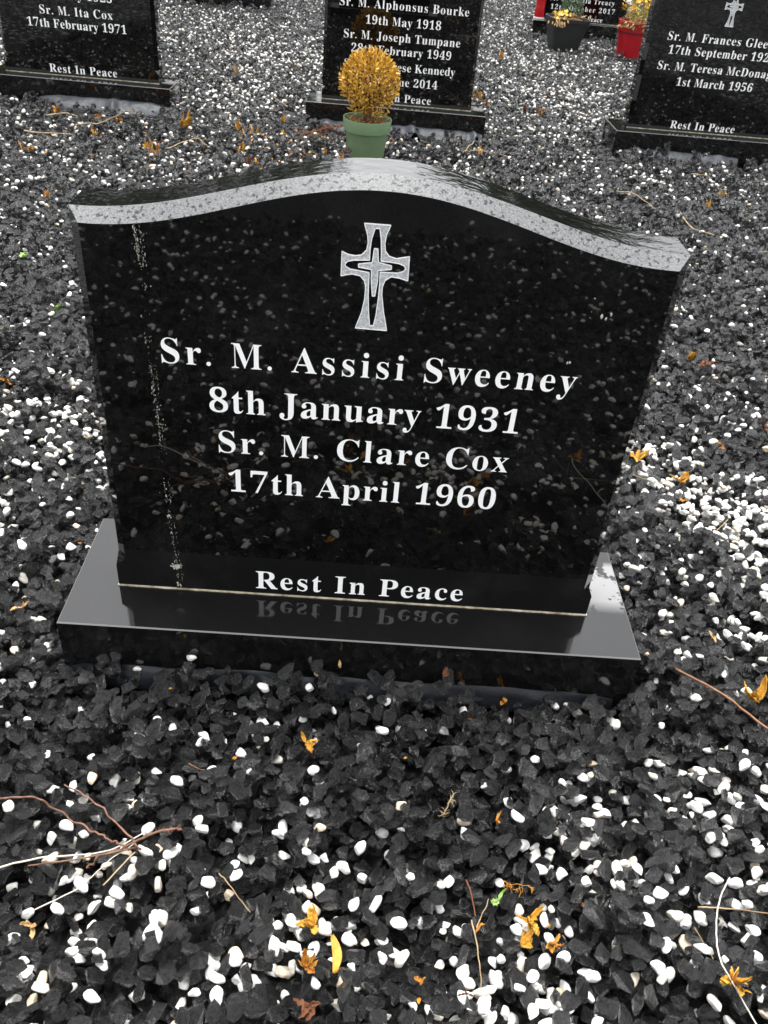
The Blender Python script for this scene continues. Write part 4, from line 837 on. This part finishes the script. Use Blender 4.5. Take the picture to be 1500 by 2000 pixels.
# ------------------------------------------------------------ twigs and straws
def on_ground(pts, lift):
    out = []
    for p in pts:
        x, y = p[0], p[1]; out.append(Vector((x, y, gz(x, y, 0.009) + lift + (p[2] if len(p) > 2 else 0))))
    return out
def flatten(path, lift):   # a stiff stem bridges the hollows between stones
    zs = [gz(p.x, p.y, 0.006) for p in path]; n = len(zs)
    sm_ = [sorted(zs[max(0, i - 5):i + 6])[-2 if len(zs[max(0, i - 5):i + 6]) > 2 else -1] for i in range(n)]
    sm2 = [sum(sm_[max(0, i - 4):i + 5]) / len(sm_[max(0, i - 4):i + 5]) for i in range(n)]
    return [Vector((p.x, p.y, z + lift)) for p, z in zip(path, sm2)]
def stem(pts, r, wob=0.0, seed=0, lift=0.0, r1=None, mb=None, knots=0.15, raise_=None):
    path = flatten(smooth_path([(p[0], p[1], 0) for p in pts], 9, wob, seed), lift + r)
    if raise_: path = [p + Vector((0, 0, raise_(i / (len(path) - 1)))) for i, p in enumerate(path)]
    m = mb or MB(); tube(m, path, r, r1 if r1 is not None else r * 0.6, 7, knots, seed)
    return m, path
def stem_thing(name, pts, r, mat, label, cat, seed, wob=0.002, group=None, **k):
    m, _ = stem(pts, r * .8, wob, seed, **k); return tag(m.obj(name, mat, smooth=True), label, cat, group)

def bits_on(path, rg, n, r):   # little scars and side buds
    m = MB()
    for _ in range(n):
        p = path[rg.randrange(1, len(path) - 1)]; d = Vector((rg.gauss(0, 1), rg.gauss(0, 1), abs(rg.gauss(0, .7)))).normalized()
        tube(m, [p, p + d * r * 2.2, p + d * r * 4], r * 0.7, r * 0.15, 5)
    return m
rg = random.Random(21)
t = stem_thing('twig', [(0.54, 0.041), (0.603, -0.015), (0.632, -0.054), (0.677, -0.114), (0.72, -0.17)], 0.0026, M_OTWIG, 'stiff orange brown twig at the right beside a yellow leaf', 'twig', 1, 0.0015, lift=0.004, r1=0.0021)

bt = empty('branched_twig', (-0.26, -0.32, gz(-0.26, -0.32)), 0, label='reddish brown branching twig at the lower left', cat='twig')
def part(mo, name, mat):
    o = mo.obj(name, mat, None, True); o.parent = bt; o.matrix_parent_inverse = Matrix.Translation(-bt.location); return o
mA, pA = stem([(-0.50, -0.296), (-0.473, -0.291), (-0.415, -0.283), (-0.374, -0.285), (-0.328, -0.303), (-0.302, -0.313), (-0.283, -0.322), (-0.270, -0.331)], 0.0013, 0.004, 4, 0.010, 0.0014); part(mA, 'side_branch', M_TWIG)
mB_, pB = stem([(-0.374, -0.251), (-0.33, -0.272), (-0.292, -0.297), (-0.255, -0.328)], 0.0010, 0.003, 5, 0.012, 0.0015); part(mB_, 'side_branch', M_TWIG)
mM, pM = stem([(-0.322, -0.345), (-0.303, -0.335), (-0.269, -0.326), (-0.221, -0.314), (-0.205, -0.312)], 0.0012, 0.003, 6, 0.008, 0.0019, knots=0.9); part(mM, 'main_stem', M_TWIG)
mC, pC = stem([(-0.29, -0.378), (-0.262, -0.332)], 0.0009, 0.001, 7, 0.008, 0.0009); part(mC, 'side_branch', M_STRAW)
mD, pD = stem([(-0.385, -0.363), (-0.335, -0.352), (-0.297, -0.338), (-0.262, -0.326)], 0.0009, 0.001, 8, 0.010, 0.0014); part(mD, 'side_branch', M_TWIG)
part(bits_on(pM, rg, 26, 0.0014), 'buds', M_BRO); part(bits_on(pA + pB, rg, 16, 0.001), 'buds', M_BRO)

S = [
 ('straw', [(-0.47, -0.40), (-0.436, -0.386), (-0.365, -0.355), (-0.3, -0.334), (-0.255, -0.30)], 0.0017, M_WHITE_STRAW, 'thick bleached straw lying under the branched twig, running off the left edge', 'straw', .008),
 ('straw', [(-0.367, -0.405), (-0.326, -0.377), (-0.296, -0.348), (-0.253, -0.306)], 0.0011, M_WHITE_STRAW, 'thin curved pale straw crossing the white pebbles below the branched twig', 'straw', .007),
 ('straw', [(0.452, -0.377), (0.504, -0.377), (0.60, -0.382)], 0.0013, M_STRAW, 'straight tan straw crossing the curved flower stem at the lower right', 'straw', .008),
 ('straw', [(0.172, -0.384), (0.178, -0.425), (0.179, -0.467)], 0.0013, M_STRAW, 'tan straw standing on the dense white pebble patch near the bottom', 'straw', .008),
 ('twig', [(0.178, -0.393), (0.197, -0.354)], 0.0010, M_STRAW, 'short tan twig pointing at the curled green leaf', 'twig', .007),
 ('twig', [(0.168, -0.333), (0.173, -0.35), (0.178, -0.378)], 0.0017, M_BRO, 'short dark brown twig left of the curled green leaf', 'twig', .005),
 ('straw', [(0.143, -0.234), (0.150, -0.222), (0.158, -0.206)], 0.0012, M_STRAW, 'small feathery straw on bare black gravel below the plinth', 'straw', .006),
 ('straw', [(1.238, 2.527), (1.236, 2.37), (1.299, 2.322)], 0.0035, M_STRAW, 'hooked pale straw right of the near headstone corner', 'straw', .006),
 ('straw', [(1.60, 2.10), (1.50, 2.129), (1.431, 2.178)], 0.003, M_STRAW, 'pale straw at the right edge level with the headstone top', 'straw', .006),
 ('straw', [(1.018, 2.79), (1.085, 2.737), (1.154, 2.66)], 0.0028, M_STRAW, 'thin straw behind the right shoulder of the near headstone', 'straw', .006),
 ('straw', [(-1.565, 3.018), (-1.492, 3.007), (-1.354, 3.027)], 0.004, M_STRAW, 'long pale straw at the left among fallen flowers, nearest the camera', 'straw', .008),
 ('straw', [(-1.35, 3.06), (-1.252, 3.154), (-1.133, 3.205)], 0.0035, M_STRAW, 'pale straw running right from the orange flower cluster', 'straw', .008),
 ('straw', [(-1.535, 3.227), (-1.464, 3.282), (-1.385, 3.222)], 0.0038, M_STRAW, 'arched pale straw in front of the pale plastic sheet', 'straw', .010),
 ('straw', [(0.784, 0.502), (0.731, 0.436)], 0.0014, M_STRAW, 'short straw lying on the white pebbles right of the headstone', 'straw', .006),
 ('straw', [(0.6, 0.622), (0.643, 0.607), (0.675, 0.572)], 0.0013, M_STRAW, 'thin straw against the right side of the near headstone', 'straw', .006),
 ('twig', [(-0.149, -0.364), (-0.131, -0.38), (-0.104, -0.409)], 0.0011, M_STRAW, 'thin tan twig with a bud end left of the yellow leaf cluster', 'twig', .007),
 ('rootlet', [(0.222, -0.319), (0.236, -0.331), (0.255, -0.346)], 0.0009, M_ORA, 'orange brown rootlet with fine side hairs above the withered yellow flowers', 'rootlet', .006),
 ('straw', [(0.444, -0.399), (0.454, -0.439)], 0.0008, M_STRAW, 'thin brown stem beside the tan pebble at the lower right', 'straw', .006),
 ('twig', [(-0.222, -0.191), (-0.205, -0.198), (-0.187, -0.199)], 0.0011, M_OTWIG, 'tiny orange brown twig on black gravel at the left below the plinth', 'twig', .005),
 ('straw', [(0.385, 3.312), (0.471, 3.312), (0.597, 3.218)], 0.0035, M_STRAW, 'long straw under the withered flower right of the green pot', 'straw', .008),
 ('straw', [(0.387, 3.153), (0.455, 3.427)], 0.0035, M_STRAW, 'straw crossing another right of the green pot', 'straw', .012),
 ('straw', [(-0.919, 2.896), (-0.828, 3.053), (-0.752, 2.949)], 0.003, M_STRAW, 'curved straw by a brown leaf behind the left shoulder', 'straw', .006),
 ('straw', [(1.435, 3.115), (1.484, 3.012)], 0.003, M_STRAW, 'small straw in front of the right background plinth', 'straw', .006),
 ('straw', [(-0.095, 3.055), (0.067, 3.228)], 0.003, M_STRAW, 'straw leaning at the foot of the green pot', 'straw', .008),
 ('straw', [(-0.50, 3.9), (-0.62, 4.15)], 0.003, M_STRAW, 'thin straw on gravel left of the middle background headstone', 'straw', .006),
]
for i, (nm, pts, r, mat, lab, cat, lift) in enumerate(S):
    o = stem_thing(nm, pts, r, mat, lab, cat, 30 + i, 0.0015 if pts[0][1] < 1 else 0.006, lift=lift)
    if nm == 'rootlet' or 'feathery' in lab:
        m = MB(); 
        for k in range(22):
            a, b = pts[0], pts[-1]; q = rg.random(); x = a[0] + (b[0] - a[0]) * q; y = a[1] + (b[1] - a[1]) * q; z = gz(x, y, .006) + .006
            d = Vector((rg.gauss(0, 1), rg.gauss(0, 1), .3)).normalized() * rg.uniform(.005, .011); tube(m, [Vector((x, y, z)), Vector((x, y, z)) + d * .6, Vector((x, y, z)) + d + Vector((0, 0, -.002))], .0005, .0002, 4)
        h = m.obj('fine_hair', mat, o)
# withered flower on a long pale stem (lower right)
wf = empty('withered_flower', (0.474, -0.468, gz(0.474, -0.468)), 0, label='withered yellow flower on a long curved pale stem at the lower right', cat='withered flower')
m_, p_ = stem([(0.518, -0.322), (0.485, -0.364), (0.467, -0.405), (0.461, -0.442), (0.470, -0.465), (0.487, -0.49), (0.50, -0.52)], 0.0010, .001, 77, .008, .0009)
o = m_.obj('stem', M_WHITE_STRAW, None, True); o.parent = wf; o.matrix_parent_inverse = Matrix.Translation(-wf.location)
def crumple(mb, c, size, rg, petals=6, up=0.5, flat=1.0, width=0.42):
    """petals: each a small curled, folded blade of 4x2 quads"""
    A0 = rg.random() * math.tau; c0 = c.copy()
    for k in range(petals):
        a = A0 + rg.choice((0, 0, 0, 2.6)) + rg.gauss(0, .5); d = Vector((math.cos(a), math.sin(a), up * rg.random() * flat)); d.normalize()
        if up > 1.2: d = Vector((math.cos(a) * .45, math.sin(a) * .45 + .1, 1)).normalized(); c = c0 + Vector((rg.gauss(0, .3) * size, rg.gauss(0, .3) * size, -size * .15))
        s = Vector((-math.sin(a), math.cos(a), rg.gauss(0, .5))).normalized(); n = d.cross(s).normalized()
        L = size * rg.uniform(.55, 1.35); Wd = L * width * rg.uniform(.45, 1.0); cu = rg.uniform(-.7, 1.5); fold = rg.uniform(.2, 1.0); bend_s = rg.uniform(-.5, .5)
        v = []; f = []
        NL = 9
        for i in range(NL + 1):
            t_ = i / NL; w = Wd * math.sin(math.pi * min(1, t_ * .93 + .07)) ** .7 * (1 + .55 * noise.noise(Vector((t_ * 9, k, size * 99))))
            bend = cu * t_ * t_
            ctr = c + d * (L * t_ * (1 - .25 * abs(bend))) + Vector((0, 0, 1)) * bend * L * .6
            for j in (-1, -.5, 0, .5, 1):
                v.append(ctr + s * (w * j * .5 + bend_s * L * t_ * t_) + n * (abs(j) * fold * w * .5 + .30 * w * noise.noise(Vector((t_ * 9, j * 3, k)))) + Vector((noise.noise(Vector((t_ * 11, j * 2, k + 5))), noise.noise(Vector((t_ * 11, j * 2, k + 9))), noise.noise(Vector((t_ * 8, j * 2, k + 13))))) * w * .35)
        for i in range(NL):
            for j in range(4): q = i * 5 + j; f.append((q, q + 1, q + 6, q + 5))
        mb.add(v, f)
fz = gz(0.474, -0.468, .01) + .008
m = MB(); crumple(m, Vector((0.470, -0.462, fz)), .021, rg, 9, .8); crumple(m, Vector((0.484, -0.470, fz)), .015, rg, 5, .8)
o = m.obj('petals', M_YEL, None, True); o.parent = wf; o.matrix_parent_inverse = Matrix.Translation(-wf.location)
m = MB(); crumple(m, Vector((0.472, -0.466, fz + .003)), .014, rg, 7, .8)
o = m.obj('petals', M_ORA, None, True); o.parent = wf; o.matrix_parent_inverse = Matrix.Translation(-wf.location)
# rusty conifer frond by the green pot
m = MB(); a0, b0 = Vector((-0.35, 3.42, gz(-.35, 3.42) + .02)), Vector((-0.16, 3.56, gz(-.2, 3.5) + .06))
tube(m, smooth_path([a0, (a0 + b0) / 2 + Vector((0, 0, .012)), b0], 6), .003, .002)
for k in range(90):
    q = rg.random() ** 1.5; p = a0.lerp(b0, q) + Vector((0, 0, .01)); d = (a0 - b0).normalized() * .7 + Vector((rg.gauss(0, .5), rg.gauss(0, .5), rg.gauss(0, .35))); tube(m, [p, p + d * .03, p + d * .055 + Vector((0, 0, -.006))], .0016, .0008, 4)
tag(m.obj('frond', M_BRO), 'rusty brown conifer frond lying left of the green pot', 'frond')

# ------------------------------------------------------------ fallen leaves and flower heads
LV = [
 (-0.059, -0.142, .022, 'Y', 4, 'curled yellow leaf alone on the black gravel below the plinth'),
 (-0.026, -0.403, .020, 'Y', 7, 'twisted yellow leaves in a cluster above two other leaves, bottom centre'),
 (0.002, -0.445, .030, 'L', 1, 'long upright yellow leaf on white pebbles at the bottom'),
 (-0.032, -0.459, .018, 'O', 7, 'rotting orange and yellow leaf against a big white pebble at the bottom'),
 (-0.024, -0.501, .020, 'B', 5, 'crumpled brown leaf at the bottom edge'),
 (0.25, -0.383, .020, 'Y', 8, 'ragged yellow leaves on top of white pebbles, upper of the lower right group'),
 (0.234, -0.408, .020, 'Y', 4, 'drooping yellow leaf tip below the ragged yellow leaves'),
 (0.272, -0.411, .019, 'O', 5, 'brown and orange pointed leaf right of the ragged yellow leaves'),
 (0.661, -0.010, .030, 'Y', 5, 'bright yellow lobed leaf at the right edge above the orange brown twig end'),
 (0.212, -0.350, .016, 'G', 3, 'curled light green leaf on black gravel'),
 (0.182, -0.388, .010, 'O', 3, 'small rust orange leaf at the foot of the short tan twig'),
 (-0.368, -0.418, .018, 'T', 3, 'tan curled leaf on pebbles at the lower left'),
 (0.154, -0.493, .016, 'B', 2, 'narrow brown leaf beside an oval white pebble at the bottom edge'),
 (0.107, -0.461, .010, 'O', 2, 'tiny brown leaf between black stones near the bottom centre'),
 (-0.878, 1.24, .034, 'G', 2, 'bright green leaf left of the near headstone'),
 (-1.064, 1.557, .026, 'P', 2, 'pale green leaf at the left, above the bright green one'),
 (-0.858, 0.869, .026, 'O', 3, 'amber leaf on white pebbles at the left edge'),
 (-0.861, 1.337, .022, 'T', 2, 'thin tan leaf close to the left side of the headstone'),
 (-1.208, 2.21, .03, 'O', 3, 'small orange leaf left of the headstone corner'),
 (0.909, 1.243, .030, 'Y', 3, 'yellow leaf right of the headstone, above a brown leaf'),
 (0.936, 1.184, .032, 'B', 4, 'brown leaf just under a yellow one right of the headstone'),
 (0.716, 0.64, .024, 'Y', 4, 'star shaped yellow leaf on the right pebble patch'),
 (0.647, 0.746, .032, 'Y', 4, 'yellow leaf touching the right side of the headstone'),
 (0.704, 0.566, .014, 'O', 3, 'small orange leaf below the star shaped yellow leaf'),
 (0.831, 0.726, .018, 'O', 3, 'small orange leaf in the middle of the right pebble patch'),
 (-0.568, 0.117, .016, 'T', 3, 'tan leaf at the left edge level with the plinth'),
 (0.253, 0.001-.02, .014, 'O', 4, 'curled orange leaf against the front of the plinth, right one'),
 (0.185, -0.020, .013, 'O', 4, 'curled orange leaf against the front of the plinth, middle one'),
 (-0.017, -0.018, .012, 'T', 3, 'dry tan stalk leaf against the front of the plinth'),
 (0.148, -0.022, .011, 'B', 3, 'brown crumb of leaf against the front of the plinth'),
 (0.638, 0.138, .014, 'T', 2, 'small tan leaf right of the plinth corner'),
 (0.213, -0.254, .010, 'O', 3, 'tiny rust leaf above a white pebble right of centre'),
 (1.0, 0.892, .026, 'B', 3, 'red brown leaf at the right edge beside the pebble patch'),
 (-1.474, 2.815, .040, 'O', 5, 'orange leaf nearest the left edge behind the headstone'),
 (-1.544, 3.42, .040, 'O', 4, 'orange leaf directly under the pale plastic sheet at the left'),
 (-1.32, 3.275, .050, 'O', 8, 'large tangled orange flower cluster in front of the left background headstone'),
 (-1.30, 3.15, .040, 'Y', 6, 'yellow flower heads at the lower side of the tangled orange cluster'),
 (-1.234, 3.336, .036, 'O', 4, 'small orange leaf right of the tangled cluster'),
 (-1.179, 3.376, .044, 'O', 5, 'orange flower beside a dull brown leaf'),
 (-0.915, 3.252, .055, 'Y', 9, 'large golden flower head, biggest of those behind the left shoulder'),
 (-1.034, 3.011, .040, 'Y', 4, 'golden leaf left of and above another behind the left shoulder'),
 (-0.96, 2.883, .042, 'O', 4, 'golden leaf nearest the headstone top at the left'),
 (-0.681, 3.403, .040, 'O', 4, 'upright orange leaf left of a wider golden one'),
 (-0.604, 3.34, .045, 'Y', 6, 'wide golden flower head left of the green pot'),
 (-0.631, 3.144, .036, 'Y', 4, 'golden leaf below the upright orange one'),
 (-0.809, 3.309, .038, 'B', 4, 'dark red brown leaf between the golden heads'),
 (-0.477, 3.425, .032, 'Y', 3, 'small yellow upright leaf left of the rusty frond'),
 (-0.45, 3.26, .028, 'Y', 3, 'small yellow leaf between the frond and the headstone top'),
 (-0.549, 2.914, .034, 'O', 4, 'orange leaf just above the headstone top, left of centre'),
 (-0.559, 2.839, .030, 'B', 4, 'reddish leaf touching the headstone top outline, left of centre'),
 (-0.170, 3.053, .034, 'O', 5, 'orange leaf at the left foot of the green pot'),
 (-0.282, 3.26, .022, 'T', 3, 'tan leaf crumb left of the green pot'),
 (-0.323, 3.228, .022, 'O', 3, 'orange leaf crumb left of the green pot, beside a tan one'),
 (-0.38, 3.10, .018, 'B', 3, 'brown leaf crumb in the litter left of the green pot'),
 (-0.25, 3.14, .018, 'O', 3, 'orange speck of leaf nearest the green pot'),
 (0.578, 4.67, .045, 'Y', 3, 'yellow leaf right of the middle background headstone'),
 (0.599, 4.441, .04, 'O', 3, 'orange leaf by the back corner of the middle background plinth'),
 (0.474, 3.34, .045, 'Y', 5, 'withered golden flower on crossed straws right of the green pot'),
 (0.853, 6.076, .05, 'O', 3, 'orange leaf on gravel between the middle headstone and the planter'),
 (-0.883, 4.687, .045, 'T', 3, 'tan leaf on pebbles right of the left background headstone'),
 (-0.415, 4.20, .035, 'Y', 3, 'yellow leaf against the back left corner of the middle plinth'),
 (0.328, 3.386, .02, 'Y', 3, 'tiny yellow leaf in front of the middle plinth'),
 (0.826, 4.396, .04, 'B', 3, 'brown leaf between the middle and right background headstones'),
 (0.906, 4.388, .04, 'O', 3, 'orange leaf left of the right background plinth'),
 (1.546, 2.953, .030, 'T', 3, 'tan leaf in front of the right background plinth'),
 (1.40, 2.72, .024, 'Y', 2, 'tiny yellow leaf right of the near headstone corner'),
]
MATS = {'Y': M_YEL, 'O': M_ORA, 'B': M_BRO, 'T': M_TAN, 'G': M_GRN, 'P': M_GRN, 'L': M_YEL}
for i, (x, y, s, k, n, lab) in enumerate(LV):
    r = random.Random(900 + i); m = MB(); z = gz(x, y, .01) + .004
    far = y > 2
    if k == 'L': crumple(m, Vector((x, y - .012, z)), s, r, 1, .2, width=.32)
    if k == 'L':
        m = MB(); d = Vector((-.12, 1, .12)).normalized(); sd_ = Vector((1, .1, .2)).normalized(); v = []; f = []
        for a in range(9):
            t_ = a / 8; w = .0055 * math.sin(math.pi * min(1, t_ * .9 + .08)) ** .6
            for j in (-1, 0, 1): v.append(Vector((x, y - .02, z + .004)) + d * .042 * t_ + sd_ * (w * j + .004 * math.sin(t_ * 3.4)) + Vector((0, 0, abs(j) * .003 + .001 * math.sin(a))))
        for a in range(8):
            for j in range(2): q = a * 3 + j; f.append((q, q + 1, q + 4, q + 3))
        m.add(v, f)
    elif far: 
        crumple(m, Vector((x, y, z)), s * 0.85, r, n + 2, 1.6, width=.52)
    else: crumple(m, Vector((x, y, z)), s * 1.0, r, n + 1, .7, width=.55)
    o = m.obj('fallen_leaf' if 'flower' not in lab else 'fallen_flower', MATS[k], smooth=True)
    md = o.modifiers.new('thickness', 'SOLIDIFY'); md.thickness = 0.0006
    tag(o, lab, 'leaf' if 'flower' not in lab else 'flower head', 'fallen leaves on the gravel' if 'flower' not in lab else 'fallen flower heads')

# dry crumbs too many to count
mb = MB(); rc = random.Random(77)
for k in range(420):
    if k < 150: x, y = rc.gauss(-0.36, .22), rc.gauss(3.08, .22)
    elif k < 250: x, y = rc.uniform(-1.7, 0.6), rc.uniform(2.5, 3.6)
    else: y = rc.uniform(-.5, 7); x = rc.uniform(x_left(y) + .3, x_right(y) - .3)
    if blocked(x, y): continue
    z = gz(x, y, .004); s_ = rc.uniform(.0025, .006) * (1.0 if y < 1.5 else 1.7)
    leaf_quad(mb, Vector((x, y, z + .001)), Vector((rc.gauss(0, 1), rc.gauss(0, 1), .3)), Vector((rc.gauss(0, .5), rc.gauss(0, .5), 1)), s_ * 2, s_, rc.uniform(-.4, .4))
tag(mb.obj('leaf_crumbs', M_ORA), 'tiny orange and brown crumbs of dry leaf strewn over the gravel', 'leaf litter', kind='stuff')

# ------------------------------------------------------------ trees beyond the plot (seen mirrored in the wet stone tops)
def belt():
    mb = MB(); rgb = random.Random(3)
    spots = [(-14, 16, 11), (-10.5, 17, 10.5), (-7.2, 18, 9.0), (-17, 14, 11), (-3.8, 19, 6.6), (0.3, 20, 3.8), (3.4, 19, 5.4), (6.0, 18, 5.8), (8.6, 17, 4.9), (12, 16, 5), (16, 14, 5)]
    for (x, y, h) in spots:
        for k in range(520):
            d = Vector((rgb.gauss(0, 1), rgb.gauss(0, 1), rgb.gauss(0, 1))).normalized() * rgb.uniform(.5, 1)
            p = Vector((x + d.x * 2.3, y + d.y * 1.8, h * .52 + d.z * h * .5))
            leaf_quad(mb, p, Vector((rgb.gauss(0, 1), rgb.gauss(0, 1), rgb.gauss(0, 1))), d, rgb.uniform(.5, .9), rgb.uniform(.35, .6))
        tube(mb, [(x, y, -.1), (x, y, h * .4), (x, y, h * .7)], .18, .08, 7)
    o = mb.obj('woodland', M_TREE)
    tag(o, 'dark green belt of trees far behind the burial plot', 'trees', kind='stuff')
belt()
